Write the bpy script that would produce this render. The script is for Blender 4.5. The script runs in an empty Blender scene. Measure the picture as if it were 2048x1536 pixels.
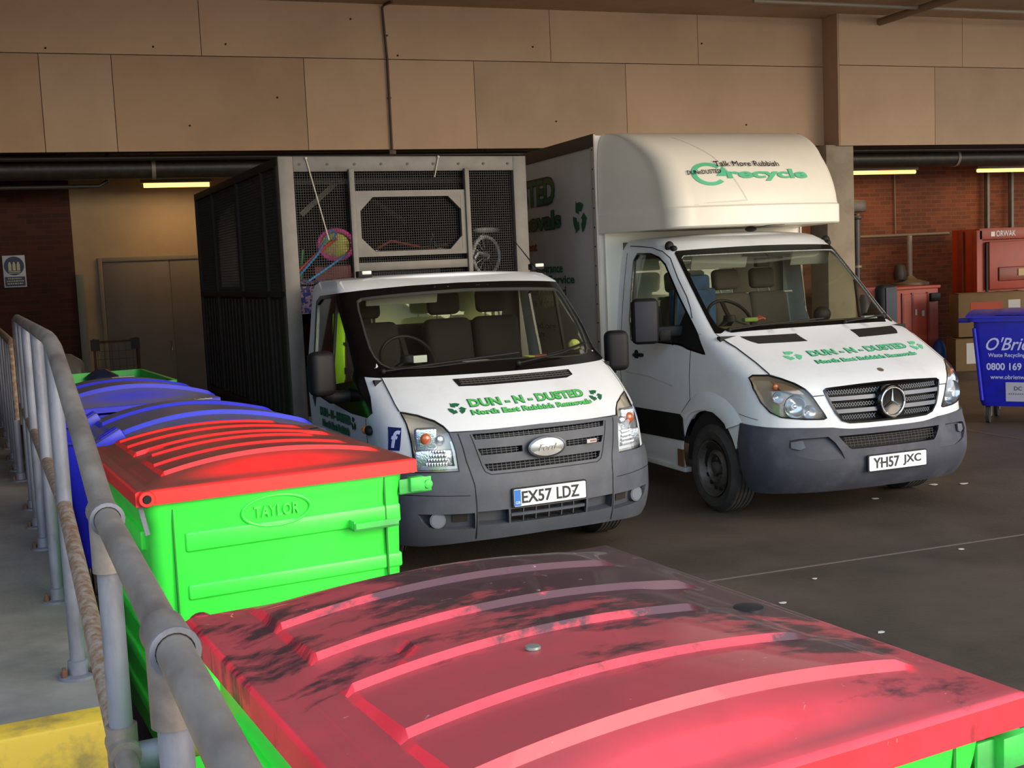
import bpy, bmesh, math, random
from mathutils import Vector, Matrix
from mathutils.geometry import delaunay_2d_cdt
sc = bpy.context.scene
COL = sc.collection
PI = math.pi
R = math.radians
random.seed(7)

# ------------------------------------------------------------------ camera, sky, sun, exposure
F_PX, PITCH, ROLL, CAM_H, YAW = 2337.164, 0.0983292, -0.0448583, 2.0089, R(19.5)
def make_camera():
    cd = bpy.data.cameras.new('camera'); cd.sensor_fit = 'HORIZONTAL'; cd.sensor_width = 36.0
    cd.lens = 36.0 * F_PX / 2048.0; cd.clip_start = 0.05; cd.clip_end = 300
    o = bpy.data.objects.new('camera', cd); COL.objects.link(o)
    cp, sp, cr, sr = math.cos(PITCH), math.sin(PITCH), math.cos(ROLL), math.sin(ROLL)
    fw = Vector((0, cp, -sp)); up = Vector((0, sp, cp)); rt = Vector((1, 0, 0))
    r2 = cr * rt + sr * up; u2 = -sr * rt + cr * up
    m = Matrix((r2, u2, -fw)).transposed().to_4x4()
    o.matrix_world = Matrix.Translation((0, 0, CAM_H)) @ Matrix.Rotation(-YAW, 4, 'Z') @ m
    sc.camera = o
make_camera()
sc.view_settings.view_transform = 'Standard'; sc.view_settings.look = 'None'
sc.view_settings.gamma = 1.0; sc.view_settings.exposure = 0.1; sc.view_settings.use_curve_mapping = False
def make_world():
    w = bpy.data.worlds.new('sky'); sc.world = w; w.use_nodes = True
    nt = w.node_tree; bg = nt.nodes['Background']
    tc = nt.nodes.new('ShaderNodeTexCoord'); sx = nt.nodes.new('ShaderNodeSeparateXYZ')
    nt.links.new(tc.outputs['Generated'], sx.inputs[0])
    rp = nt.nodes.new('ShaderNodeValToRGB'); nt.links.new(sx.outputs['Z'], rp.inputs[0])
    e = rp.color_ramp.elements
    e[0].position = 0.0; e[0].color = (.50, .50, .50, 1)
    e[1].position = 0.30; e[1].color = (.58, .76, 1.0, 1)
    n = rp.color_ramp.elements.new(0.02); n.color = (.90, .95, 1.0, 1)
    nt.links.new(rp.outputs[0], bg.inputs[0]); bg.inputs[1].default_value = 2.3
make_world()
def make_sun():
    l = bpy.data.lights.new('sun', 'SUN'); l.energy = 3.2; l.angle = R(40); l.color = (1.0, .80, .56)
    o = bpy.data.objects.new('sun', l); COL.objects.link(o)
    d = Vector((-0.62, 0.95, -0.33))          # low hazy sun behind and to the right of the camera
    o.rotation_euler = d.to_track_quat('-Z', 'Y').to_euler(); o.location = (12, -14, 9)
make_sun()

# ------------------------------------------------------------------ materials
def lin(h):
    h = h.lstrip('#'); c = [int(h[i:i + 2], 16) / 255 for i in (0, 2, 4)]
    return tuple((x / 12.92 if x <= .04045 else ((x + .055) / 1.055) ** 2.4) for x in c) + (1,)
MATS = {}
def mat(name, col, rough=.5, metal=0.0, dirt=None, amt=.5, scale=4.0, detail=8, bump=0.0, bscale=60, emit=0, coat=0, spec=.5, stretch=None, dust=None, dusta=0.0, thr=(.45, .7), dustr=(.66, .93)):
    """principled material; dirt: patches of a second colour, dust: thin layer on faces that look up"""
    if name in MATS: return MATS[name]
    m = bpy.data.materials.new(name); m.use_nodes = True; nt = m.node_tree; L = nt.links
    b = nt.nodes['Principled BSDF']; col = lin(col) if isinstance(col, str) else col
    b.inputs['Base Color'].default_value = col; b.inputs['Roughness'].default_value = rough
    b.inputs['Metallic'].default_value = metal; b.inputs['Specular IOR Level'].default_value = spec
    b.inputs['Coat Weight'].default_value = coat
    if emit:
        b.inputs['Emission Color'].default_value = col; b.inputs['Emission Strength'].default_value = emit
    src = None
    if dirt or bump or dust:
        tc = nt.nodes.new('ShaderNodeTexCoord'); vec = tc.outputs['Object']
        if stretch:
            mp = nt.nodes.new('ShaderNodeMapping'); mp.inputs['Scale'].default_value = stretch
            L.new(vec, mp.inputs[0]); vec = mp.outputs[0]
    def mix(fac, a, bcol):
        x = nt.nodes.new('ShaderNodeMix'); x.data_type = 'RGBA'
        L.new(fac, x.inputs[0])
        if a is None: x.inputs[6].default_value = col
        else: L.new(a, x.inputs[6])
        x.inputs[7].default_value = lin(bcol) if isinstance(bcol, str) else bcol
        return x.outputs[2]
    if dirt:
        n = nt.nodes.new('ShaderNodeTexNoise'); n.inputs['Scale'].default_value = scale
        n.inputs['Detail'].default_value = detail; n.inputs['Roughness'].default_value = .62
        L.new(vec, n.inputs['Vector'])
        r = nt.nodes.new('ShaderNodeMapRange'); r.inputs[1].default_value = thr[0]; r.inputs[2].default_value = thr[1]
        r.inputs[4].default_value = amt; L.new(n.outputs[0], r.inputs[0])
        src = mix(r.outputs[0], src, dirt)
    if dust:
        g = nt.nodes.new('ShaderNodeNewGeometry'); s = nt.nodes.new('ShaderNodeSeparateXYZ'); L.new(g.outputs['Normal'], s.inputs[0])
        r = nt.nodes.new('ShaderNodeMapRange'); r.inputs[1].default_value = dustr[0]; r.inputs[2].default_value = dustr[1]; r.inputs[4].default_value = dusta
        L.new(s.outputs['Z'], r.inputs[0])
        n = nt.nodes.new('ShaderNodeTexNoise'); n.inputs['Scale'].default_value = 9; n.inputs['Detail'].default_value = 10
        L.new(vec, n.inputs['Vector'])
        q = nt.nodes.new('ShaderNodeMapRange'); q.inputs[1].default_value = .3; q.inputs[2].default_value = .6; q.inputs[3].default_value = .88
        L.new(n.outputs[0], q.inputs[0])
        mm = nt.nodes.new('ShaderNodeMath'); mm.operation = 'MULTIPLY'; L.new(r.outputs[0], mm.inputs[0]); L.new(q.outputs[0], mm.inputs[1])
        src = mix(mm.outputs[0], src, dust)
    if src is not None: L.new(src, b.inputs['Base Color'])
    if bump:
        n2 = nt.nodes.new('ShaderNodeTexNoise'); n2.inputs['Scale'].default_value = bscale; n2.inputs['Detail'].default_value = 4
        L.new(vec, n2.inputs['Vector'])
        bp = nt.nodes.new('ShaderNodeBump'); bp.inputs['Strength'].default_value = bump; bp.inputs['Distance'].default_value = .01
        L.new(n2.outputs[0], bp.inputs['Height']); L.new(bp.outputs[0], b.inputs['Normal'])
    MATS[name] = m
    return m
def glass(name, tint, rough=.0, refl=.035):
    if name in MATS: return MATS[name]
    m = bpy.data.materials.new(name); m.use_nodes = True; nt = m.node_tree; nt.nodes.clear(); L = nt.links
    o = nt.nodes.new('ShaderNodeOutputMaterial'); mx = nt.nodes.new('ShaderNodeMixShader')
    t = nt.nodes.new('ShaderNodeBsdfTransparent'); t.inputs[0].default_value = tint
    g = nt.nodes.new('ShaderNodeBsdfGlossy'); g.inputs['Roughness'].default_value = rough; g.inputs[0].default_value = (1, 1, 1, 1)
    lw = nt.nodes.new('ShaderNodeLayerWeight'); lw.inputs[0].default_value = .5
    pw = nt.nodes.new('ShaderNodeMath'); pw.operation = 'POWER'; pw.inputs[1].default_value = 4.0; L.new(lw.outputs['Facing'], pw.inputs[0])
    f = nt.nodes.new('ShaderNodeMapRange'); f.inputs[3].default_value = refl; f.inputs[4].default_value = 1.0; L.new(pw.outputs[0], f.inputs[0])
    L.new(f.outputs[0], mx.inputs[0]); L.new(t.outputs[0], mx.inputs[1]); L.new(g.outputs[0], mx.inputs[2]); L.new(mx.outputs[0], o.inputs[0])
    MATS[name] = m
    return m
def brick(name, c1, c2, mortar, rot=True):
    m = bpy.data.materials.new(name); m.use_nodes = True; nt = m.node_tree; L = nt.links; b = nt.nodes['Principled BSDF']
    tc = nt.nodes.new('ShaderNodeTexCoord'); mp = nt.nodes.new('ShaderNodeMapping'); L.new(tc.outputs['Object'], mp.inputs[0])
    mp.inputs['Rotation'].default_value = (R(90), 0, 0)
    t = nt.nodes.new('ShaderNodeTexBrick'); L.new(mp.outputs[0], t.inputs[0]); t.inputs['Scale'].default_value = 1
    t.inputs['Color1'].default_value = lin(c1); t.inputs['Color2'].default_value = lin(c2); t.inputs['Mortar'].default_value = lin(mortar)
    t.inputs['Brick Width'].default_value = .225; t.inputs['Row Height'].default_value = .075; t.inputs['Mortar Size'].default_value = .006
    n = nt.nodes.new('ShaderNodeTexNoise'); n.inputs['Scale'].default_value = 1.2; L.new(tc.outputs['Object'], n.inputs['Vector'])
    x = nt.nodes.new('ShaderNodeMix'); x.data_type = 'RGBA'; x.blend_type = 'MULTIPLY'; x.inputs[0].default_value = .5
    L.new(t.outputs[0], x.inputs[6]); L.new(n.outputs[0], x.inputs[7]); L.new(x.outputs[2], b.inputs['Base Color'])
    b.inputs['Roughness'].default_value = .85
    bp = nt.nodes.new('ShaderNodeBump'); bp.inputs['Strength'].default_value = .5; bp.inputs['Distance'].default_value = .01
    L.new(t.outputs['Fac'], bp.inputs['Height']); bp.invert = True; L.new(bp.outputs[0], b.inputs['Normal'])
    MATS[name] = m
    return m
M = dict(
 white=mat('white_paint', '#dcdedf', .3, dirt='#a79f92', amt=.35, scale=2.5, coat=.3, thr=(.5, .8)),
 dirtywhite=mat('dull_white_paint', '#c9c7c2', .4, dirt='#8f877b', amt=.5, scale=3, thr=(.4, .75)),
 grp=mat('moulded_white_shell', '#e8decb', .35, dirt='#cfc3ab', amt=.4, scale=1.5, thr=(.4, .8)),
 grey=mat('grey_bumper_plastic', '#44474e', .55, dirt='#5a5d65', amt=.5, scale=5, bump=.08, bscale=300),
 grey2=mat('worn_bumper_plastic', '#33353e', .65, dirt='#54555f', amt=.6, scale=4, bump=.1, bscale=260),
 black=mat('black_plastic', '#141313', .6, spec=.3),
 gloss=mat('gloss_black', '#0c0b0b', .18),
 dark=mat('near_black', '#0a0908', .8),
 rubber=mat('tyre_rubber', '#2a2725', .8, dirt='#4a4540', amt=.5, scale=12, bump=.2, bscale=60),
 rim=mat('steel_rim', '#4d4743', .5, .3, dirt='#6e645a', amt=.6, scale=20),
 chrome=mat('chrome', '#dfe2e4', .12, 1.0),
 silver=mat('silver_trim', '#c6c4c0', .3, .85),
 reflector=mat('lamp_reflector', '#e9ecee', .12, .9, bump=.35, bscale=90),
 lamphouse=mat('lamp_housing', '#d8cfc0', .3, .2),
 amber=mat('amber_bulb', '#a8552a', .1, coat=.5),
 clear=glass('lamp_lens_clear', (.97, .98, .98, 1), .02),
 glass=glass('window_glass', (.90, .93, .89, 1), .0),
 mirror=mat('mirror_face', '#8d939c', .05, 1.0),
 seat=mat('seat_fabric', '#1b1817', .9, bump=.2, bscale=200),
 seat2=mat('brown_grey_seat_fabric', '#4b4239', .9, bump=.2, bscale=200),
 dash=mat('dashboard_plastic', '#332e29', .6),
 dash2=mat('sand_dashboard', '#5d5446', .6),
 visor=mat('sun_visor', '#8f8b7e', .7),
 textg=mat('green_lettering', '#55b25a', .5), textdg=mat('dark_green_lettering', '#1f5d3c', .5), textmint=mat('mint_lettering', '#5fbb8b', .5),
 textk=mat('black_lettering', '#191817', .5), textr=mat('red_lettering', '#8e2b28', .5), textw=mat('white_lettering', '#c9cdf0', .5),
 galv=mat('galvanised_steel', '#74767e', .55, .3, dirt='#59575a', amt=.8, scale=14, bump=.1, bscale=90, stretch=(1, 1, .4)),
 galvd=mat('worn_galvanised_rail', '#827970', .5, .25, dirt='#594f49', amt=.9, scale=9, detail=12, thr=(.35, .65), stretch=(1, .5, 1)),
 rust=mat('rusty_pipe', '#807468', .7, .1, dirt='#664426', amt=.85, scale=38, detail=12, thr=(.40, .58)),
 cagem=mat('aluminium_cage_frame', '#67625a', .55, .2, dirt='#48433c', amt=.6, scale=6, thr=(.4, .8)),
 caged=mat('dark_cage_steel', '#211a15', .7, .1, dirt='#33271e', amt=.6, scale=3),
 wire=mat('wire_mesh', '#2d2a24', .6, .3),
)
M['green'] = mat('bright_green_bin_paint', (.05, .84, .06, 1), .38, dirt=(.03, .60, .04, 1), amt=.5, scale=5, thr=(.45, .75), bump=.06, bscale=25, coat=.15)
M['greenold'] = mat('faded_green_paint', (.05, .55, .07, 1), .5, dirt='#55705a', amt=.7, scale=6)
M['blue'] = mat('blue_bin_plastic', (.012, .016, .48, 1), .4, dirt='#23234a', amt=.4, scale=6)
M['bluelid'] = mat('dusty_blue_plastic', (.015, .02, .50, 1), .45, dust='#5a565d', dusta=1.0, dirt='#2a2a55', amt=.3, scale=5)

# ------------------------------------------------------------------ mesh helpers
def tag(o, label=None, cat=None, group=None, kind=None):
    if label: o['label'] = label
    if cat: o['category'] = cat
    if group: o['group'] = group
    if kind: o['kind'] = kind
    return o
def thing(name, label, cat, loc=(0, 0, 0), rz=0, group=None):
    o = bpy.data.objects.new(name, None); COL.objects.link(o); o.location = loc; o.rotation_euler = (0, 0, rz)
    o.empty_display_size = .1
    return tag(o, label, cat, group)
def vec(a): return a if isinstance(a, Vector) else Vector(a)
class MB:
    def __init__(s): s.v = []; s.f = []
    def add(s, v, f):
        n = len(s.v); s.v += [tuple(p) for p in v]; s.f += [tuple(i + n for i in q) for q in f]; return s
    def box(s, c, d, rot=None):
        c = vec(c); out = []
        for i in range(8):
            p = Vector(((i & 1) - .5, ((i >> 1) & 1) - .5, ((i >> 2) & 1) - .5)); p = Vector((p.x * d[0], p.y * d[1], p.z * d[2]))
            if rot is not None: p = rot @ p
            out.append(c + p)
        return s.add(out, [(0, 2, 3, 1), (4, 5, 7, 6), (0, 1, 5, 4), (2, 6, 7, 3), (0, 4, 6, 2), (1, 3, 7, 5)])
    def bx(s, x0, x1, y0, y1, z0, z1): return s.box(((x0 + x1) / 2, (y0 + y1) / 2, (z0 + z1) / 2), (abs(x1 - x0), abs(y1 - y0), abs(z1 - z0)))
    def bar(s, a, b, w, h=None, up=(0, 0, 1)):
        a, b = vec(a), vec(b); h = h or w; d = b - a; L = d.length
        if L < 1e-6: return s
        z = d.normalized(); u = vec(up)
        if abs(z.dot(u)) > .98: u = Vector((1, 0, 0))
        x = z.cross(u).normalized(); y = z.cross(x)
        m = Matrix((x, y, z)).transposed()
        return s.box((a + b) / 2, (w, h, L), m)
    def tube(s, pts, r, n=12, closed=False, caps=True):
        pts = [vec(p) for p in pts]; m = len(pts); rs = r if isinstance(r, (list, tuple)) else [r] * m
        T = []
        for i in range(m):
            if closed: d = pts[(i + 1) % m] - pts[i - 1]
            elif i == 0: d = pts[1] - pts[0]
            elif i == m - 1: d = pts[-1] - pts[-2]
            else: d = (pts[i + 1] - pts[i]).normalized() + (pts[i] - pts[i - 1]).normalized()
            T.append(d.normalized())
        u = Vector((0, 0, 1)) if abs(T[0].z) < .9 else Vector((1, 0, 0))
        u = (u - T[0] * u.dot(T[0])).normalized(); vs = []
        for i in range(m):
            if i:
                u = u - T[i] * u.dot(T[i]); u.normalize()
            w = T[i].cross(u)
            for k in range(n):
                a = 2 * PI * k / n; vs.append(pts[i] + (u * math.cos(a) + w * math.sin(a)) * rs[i])
        fs = []
        for i in range(m if closed else m - 1):
            j = (i + 1) % m
            for k in range(n):
                l = (k + 1) % n; fs.append((i * n + k, i * n + l, j * n + l, j * n + k))
        if caps and not closed:
            fs.append(tuple(range(n - 1, -1, -1))); fs.append(tuple((m - 1) * n + k for k in range(n)))
        return s.add(vs, fs)
    def lathe(s, prof, c=(0, 0, 0), axis='z', n=24, closed=False, caps=True):
        c = vec(c); vs = []; fs = []
        for r, h in prof:
            for k in range(n):
                a = 2 * PI * k / n; x, y = r * math.cos(a), r * math.sin(a)
                p = {'z': (x, y, h), 'x': (h, x, y), 'y': (x, h, y)}[axis]
                vs.append(c + Vector(p))
        m = len(prof)
        for i in range(m if closed else m - 1):
            j = (i + 1) % m
            for k in range(n):
                l = (k + 1) % n; fs.append((i * n + k, i * n + l, j * n + l, j * n + k))
        if not closed and caps:
            fs.append(tuple(range(n))[::-1]); fs.append(tuple((m - 1) * n + k for k in range(n)))
        return s.add(vs, fs)
    def prism(s, pts, f0, f1):
        """pts: 2D outline, f0/f1 map a 2D point to 3D for the two caps"""
        n = len(pts); v = [f0(*p) for p in pts] + [f1(*p) for p in pts]
        return s.add(v, [tuple(range(n))[::-1], tuple(range(n, 2 * n))] + [(i, (i + 1) % n, n + (i + 1) % n, n + i) for i in range(n)])
    def grid(s, fn, us, vs, closed_u=False):
        nu, nv = len(us), len(vs)
        P = [fn(a, b) for a in us for b in vs]
        return s.add(P, [(i * nv + j, ((i + 1) % nu) * nv + j, ((i + 1) % nu) * nv + j + 1, i * nv + j + 1) for i in range(nu if closed_u else nu - 1) for j in range(nv - 1)])
    def build(s, name, m, parent=None, bevel=0, seg=2, smooth=True, angle=35, fix=True):
        me = bpy.data.meshes.new(name)
        if bevel or fix:
            bm = bmesh.new(); vv = [bm.verts.new(p) for p in s.v]
            for q in s.f:
                try: bm.faces.new([vv[i] for i in q])
                except ValueError: pass
            if bevel:
                bmesh.ops.recalc_face_normals(bm, faces=bm.faces[:]); bm.normal_update()
                bmesh.ops.bevel(bm, geom=[e for e in bm.edges if len(e.link_faces) == 2 and abs(e.calc_face_angle(0)) > .5], offset=bevel, segments=seg, profile=.5, affect='EDGES', clamp_overlap=True)
            bmesh.ops.recalc_face_normals(bm, faces=bm.faces[:]); bm.to_mesh(me); bm.free()
        else: me.from_pydata(s.v, [], s.f)
        if m is not None:
            me.materials.append(M[m] if isinstance(m, str) else m)
        if smooth:
            me.polygons.foreach_set('use_smooth', [True] * len(me.polygons)); me.set_sharp_from_angle(angle=R(angle))
        me.update()
        o = bpy.data.objects.new(name, me); COL.objects.link(o)
        if parent is not None: o.parent = parent
        return o
def arc(cx, cy, r, a0, a1, n): return [(cx + r * math.cos(R(a0 + (a1 - a0) * i / n)), cy + r * math.sin(R(a0 + (a1 - a0) * i / n))) for i in range(n + 1)]
def rrect(x0, x1, y0, y1, r, n=5):
    return arc(x1 - r, y1 - r, r, 0, 90, n) + arc(x0 + r, y1 - r, r, 90, 180, n) + arc(x0 + r, y0 + r, r, 180, 270, n) + arc(x1 - r, y0 + r, r, 270, 360, n)
def inpoly(x, y, P):
    c = False; j = len(P) - 1
    for i in range(len(P)):
        xi, yi = P[i]; xj, yj = P[j]
        if (yi > y) != (yj > y) and x < (xj - xi) * (y - yi) / (yj - yi) + xi: c = not c
        j = i
    return c
def cdt(outer, holes, res):
    """fills a 2D outline (with holes) with evenly sized triangles; returns points, triangles"""
    pts = []; edges = []
    for lp in [outer] + list(holes):
        n = len(pts); pts += [Vector(p) for p in lp]; edges += [(n + i, n + (i + 1) % len(lp)) for i in range(len(lp))]
    xs = [p[0] for p in outer]; ys = [p[1] for p in outer]
    bd = {}
    for p in pts: bd.setdefault((int(p.x // res), int(p.y // res)), []).append(p)
    nx = int((max(xs) - min(xs)) / res) + 1; ny = int((max(ys) - min(ys)) / res) + 1
    for i in range(1, nx):
        for j in range(1, ny):
            x = min(xs) + i * res; y = min(ys) + j * res
            if not inpoly(x, y, outer) or any(inpoly(x, y, h) for h in holes): continue
            k = (int(x // res), int(y // res)); near = False
            for a in (-1, 0, 1):
                for b in (-1, 0, 1):
                    for q in bd.get((k[0] + a, k[1] + b), ()):
                        if (q.x - x) ** 2 + (q.y - y) ** 2 < (.5 * res) ** 2: near = True
            if not near: pts.append(Vector((x, y)))
    V, E, Fc, *_ = delaunay_2d_cdt(pts, edges, [], 0, 1e-6)
    T = []
    for f in Fc:
        cx = sum(V[i].x for i in f) / len(f); cy = sum(V[i].y for i in f) / len(f)
        if inpoly(cx, cy, outer) and not any(inpoly(cx, cy, h) for h in holes): T.append(tuple(f))
    return V, T
def skin(V, T, top, bot):
    """closed thin solid from a flat triangulation: top/bot map a 2D point to 3D"""
    mb = MB(); n = len(V); mb.v = [tuple(top(p.x, p.y)) for p in V] + [tuple(bot(p.x, p.y)) for p in V]
    mb.f = [t for t in T] + [tuple(i + n for i in t[::-1]) for t in T]
    ed = {}
    for t in T:
        for i in range(len(t)):
            a, b = t[i], t[(i + 1) % len(t)]; ed[(a, b)] = 1
    for (a, b) in ed:
        if (b, a) not in ed: mb.f.append((b, a, a + n, b + n))
    return mb
# lettering: a flat outline of text, later laid on any surface by a mapping function
def text_geo(body, w, h, bold=0.0, shear=0.0, spacing=1.0, ext=.0012):
    cu = bpy.data.curves.new('t', 'FONT'); cu.body = body; cu.size = 1; cu.offset = bold; cu.shear = shear; cu.space_character = spacing
    cu.extrude = .5; cu.resolution_u = 3
    ob = bpy.data.objects.new('t', cu); COL.objects.link(ob)
    dg = bpy.context.evaluated_depsgraph_get(); dg.update()
    me = bpy.data.meshes.new_from_object(ob.evaluated_get(dg))
    v = [tuple(p.co) for p in me.vertices]; f = [tuple(p.vertices) for p in me.polygons]
    bpy.data.objects.remove(ob); bpy.data.curves.remove(cu); bpy.data.meshes.remove(me)
    x0 = min(p[0] for p in v); x1 = max(p[0] for p in v); y0 = min(p[1] for p in v); y1 = max(p[1] for p in v)
    sy = h / (y1 - y0) if h else 1; sx = w / (x1 - x0) if w else sy
    if not h: sy = sx
    return [((p[0] - (x0 + x1) / 2) * sx, (p[1] - (y0 + y1) / 2) * sy, p[2] * 2 * ext) for p in v], f
def lettering(name, geo, fn, m, parent):
    mb = MB(); mb.add([fn(*p) for p in geo[0]], geo[1]); return mb.build(name, m, parent, smooth=False)
def plane_map(o, ex, ey, en=None):
    o, ex, ey = Vector(o), Vector(ex), Vector(ey); en = Vector(en) if en else ex.cross(ey).normalized()
    return lambda x, y, z=0: o + ex * x + ey * y + en * z
def recycle_geo(r, ext=.0012):
    """three chunky arrows chasing each other round a triangle"""
    mb = MB()
    for k in range(3):
        a0 = 90 + 120 * k
        pts = arc(0, 0, r * .95, a0 - 38, a0 + 22, 5) + [(1.12 * r * math.cos(R(a0 + 24)), 1.12 * r * math.sin(R(a0 + 24))), (.66 * r * math.cos(R(a0 + 56)), .66 * r * math.sin(R(a0 + 56))), (.22 * r * math.cos(R(a0 + 20)), .22 * r * math.sin(R(a0 + 20)))] + arc(0, 0, r * .42, a0 + 16, a0 - 32, 4)
        mb.prism(pts, lambda x, y: (x, y, ext), lambda x, y: (x, y, -ext))
    return mb.v, mb.f

# survey frame (x to the right of the view, z ahead of it) -> place
CY, SY = math.cos(YAW), math.sin(YAW)
def G(x, z, h=0.0): return Vector((x * CY + z * SY, -x * SY + z * CY, h))
BAY = R(5.5)                                   # the loading bay runs 5.5 degrees off the walls
def S(u, v, h=0.0): return Vector((u * math.cos(BAY) - v * math.sin(BAY), u * math.sin(BAY) + v * math.cos(BAY), h))
# ------------------------------------------------------------------ the setting
floor_m = mat('dark_concrete_floor', '#584c40', .6, dirt='#352c24', amt=.9, scale=.9, detail=12, thr=(.35, .7), bump=.25, bscale=35)
def setting():
    mb = MB(); mb.bx(-9, 26, -14, 18.5, -.1, 0); tag(mb.build('floor', floor_m), kind='structure')
    j = MB()
    j.bx(-6, 20, 6.365, 6.385, .0005, .003); j.bx(9.0, 9.02, -6, 17, .0005, .003)
    tag(j.build('trim_1', mat('floor_joint', '#655c51', .9)), kind='structure')
    tan = mat('tan_painted_board', '#c9a888', .8, dirt='#ab8c6d', amt=.55, scale=.7, detail=10, thr=(.4, .75), bump=.08, bscale=30)
    tan2 = mat('grey_tan_board', '#bda083', .8, dirt='#a08567', amt=.55, scale=.9, detail=10, thr=(.4, .75), bump=.08, bscale=30)
    tan3 = mat('brown_tan_board', '#b89778', .8, dirt='#977a5d', amt=.6, scale=.8, detail=10, thr=(.4, .75))
    w = bpy.data.objects.new('wall_upper', None); COL.objects.link(w); tag(w, kind='structure')
    core = MB(); core.bx(-7, 10.56, 15.24, 15.6, 3.66, 5.5); core.bx(10.54, 26, 14.87, 15.6, 3.62, 5.5)
    core.build('wall_core', mat('board_gap_brown', '#3a2c20', .9), w)
    rows = [(3.64, 4.795, [(-7, -.39, tan3), (-.39, .43, tan2), (.43, 2.76, tan3), (2.76, 5.04, tan), (5.04, 7.28, tan2), (7.28, 10.54, tan)], 15.2),
            (4.805, 5.5, [(-7, 1.5, tan), (1.5, 6.16, tan), (6.16, 8.44, tan), (8.44, 10.54, tan)], 15.2),
            (3.60, 4.76, [(10.56, 12.27, tan), (12.27, 15.2, tan2), (15.2, 26, tan)], 14.83),
            (4.77, 5.5, [(10.56, 12.79, tan), (12.79, 17, tan), (17, 26, tan)], 14.83)]
    for z0, z1, L, y in rows:
        for a, b, m in L:
            p = MB(); p.bx(a + .004, b - .004, y, y + .04, z0, z1); p.build('board', m, w)
    p = MB(); p.bx(10.535, 10.56, 14.83, 15.24, 3.6, 5.5); p.build('return_board', tan3, w)
    sd = MB()
    for x, z in ((.93, 4.9), (1.8, 4.95), (2.4, 4.3), (-.3, 4.86), (3.4, 5.3), (6.2, 4.0), (9.2, 3.95), (5.9, 5.0), (1.3, 3.95), (8.5, 5.1), (4.0, 4.85)):
        sd.lathe([(.012, 0), (.012, .012)], (x, 15.19, z), 'y', 8)
    sd.build('fixing_hole', M['dark'], w)
    # ceilings
    soff = mat('soffit_brown', '#b89b7c', .85, dirt='#94795c', amt=.5, scale=1.0)
    mb = MB(); mb.bx(-9, 26, 3.2, 15.6, 5.5, 5.8); tag(mb.build('ceiling', soff), kind='structure')
    mb = MB(); mb.bx(-9, 26, 15.3, 18.3, 4.0, 4.2); tag(mb.build('ceiling', mat('back_ceiling_dark', '#4a3f35', .9)), kind='structure')
    # back walls
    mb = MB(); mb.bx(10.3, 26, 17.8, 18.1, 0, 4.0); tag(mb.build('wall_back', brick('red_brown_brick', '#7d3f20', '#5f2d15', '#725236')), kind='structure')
    mb = MB(); mb.bx(-.2, 10.3, 17.8, 18.1, 0, 4.0); tag(mb.build('wall_back', mat('cream_painted_wall', '#9a8668', .8, dirt='#7d6a50', amt=.5, scale=1.3, bump=.1, bscale=40)), kind='structure')
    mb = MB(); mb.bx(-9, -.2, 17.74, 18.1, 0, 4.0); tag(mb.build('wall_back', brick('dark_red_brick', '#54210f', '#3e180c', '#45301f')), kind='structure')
    mb = MB(); mb.bx(-3.4, -3.2, 3.2, 18.1, 0, 5.8); tag(mb.build('wall_left_shade', mat('shade_wall', '#3f3128', .9)), kind='structure')  # unseen wall, added to cut the light reaching the left of the bay
    mb = MB(); mb.bx(10.36, 10.84, 14.9, 15.35, 0, 3.62); tag(mb.build('trim_2', mat('concrete_column', '#a4957e', .85, dirt='#7b6c58', amt=.6, scale=2.5, bump=.2, bscale=25), bevel=.01), kind='structure')
    mb = MB(); mb.bx(-.2, -.1, 17.7, 17.8, 0, 2.2); tag(mb.build('trim_3', mat('grey_green_post', '#6d7268', .7), bevel=.005), kind='structure')
    # steel double door
    dm = mat('grey_beige_door', '#625a4f', .6, dirt='#4d453b', amt=.5, scale=2)
    d = bpy.data.objects.new('door_1', None); COL.objects.link(d); d.location = (.11, 17.8, 0); tag(d, kind='structure')
    p = MB(); p.bx(0, .06, -.05, .02, 0, 2.42); p.bx(1.9, 1.96, -.05, .02, 0, 2.42); p.bx(.06, 1.9, -.05, .02, 2.36, 2.42); p.build('door_frame', mat('door_frame_paint', '#6f6557', .6), d, bevel=.004)
    for x0, x1 in ((.065, .975), (.985, 1.895)):
        p = MB(); p.bx(x0, x1, -.03, .01, .01, 2.355); p.build('door_leaf', dm, d, bevel=.003)
    p = MB(); p.tube([(.93, -.03, 1.05), (.93, -.07, 1.05), (.93, -.07, 1.2), (.93, -.03, 1.2)], .01, 8); p.build('door_handle', 'silver', d)
    # raised walkway with yellow nosing, and the lower landing
    conc = mat('walkway_concrete', '#77716a', .75, dirt='#4f4a45', amt=.7, scale=3, detail=12, thr=(.4, .7), bump=.2, bscale=40)
    yel = mat('yellow_step_paint', '#dcb038', .6, dirt='#8c7240', amt=.8, scale=9, detail=10, thr=(.45, .65))
    w = bpy.data.objects.new('floor_walkway', None); COL.objects.link(w); w.rotation_euler = (0, 0, BAY); tag(w, kind='structure')
    p = MB(); p.bx(-2.6, .345, 3.66, 16.2, 0, .745); p.build('walkway_slab', conc, w, bevel=.008)
    p = MB(); p.bx(-2.6, .35, 3.53, 3.665, .30, .748); p.build('step_nosing', yel, w, bevel=.012)
    p = MB(); p.bx(-2.6, .345, 3.23, 3.53, 0, .50); p.build('step', conc, w, bevel=.01)
    p = MB(); p.bx(-2.6, .35, 3.15, 3.23, .3, .503); p.build('step_nosing', yel, w, bevel=.012)
    p = MB(); p.bx(-2.6, .345, -1.2, 3.15, 0, .455); p.build('landing_slab', conc, w, bevel=.008)
setting()

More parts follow.
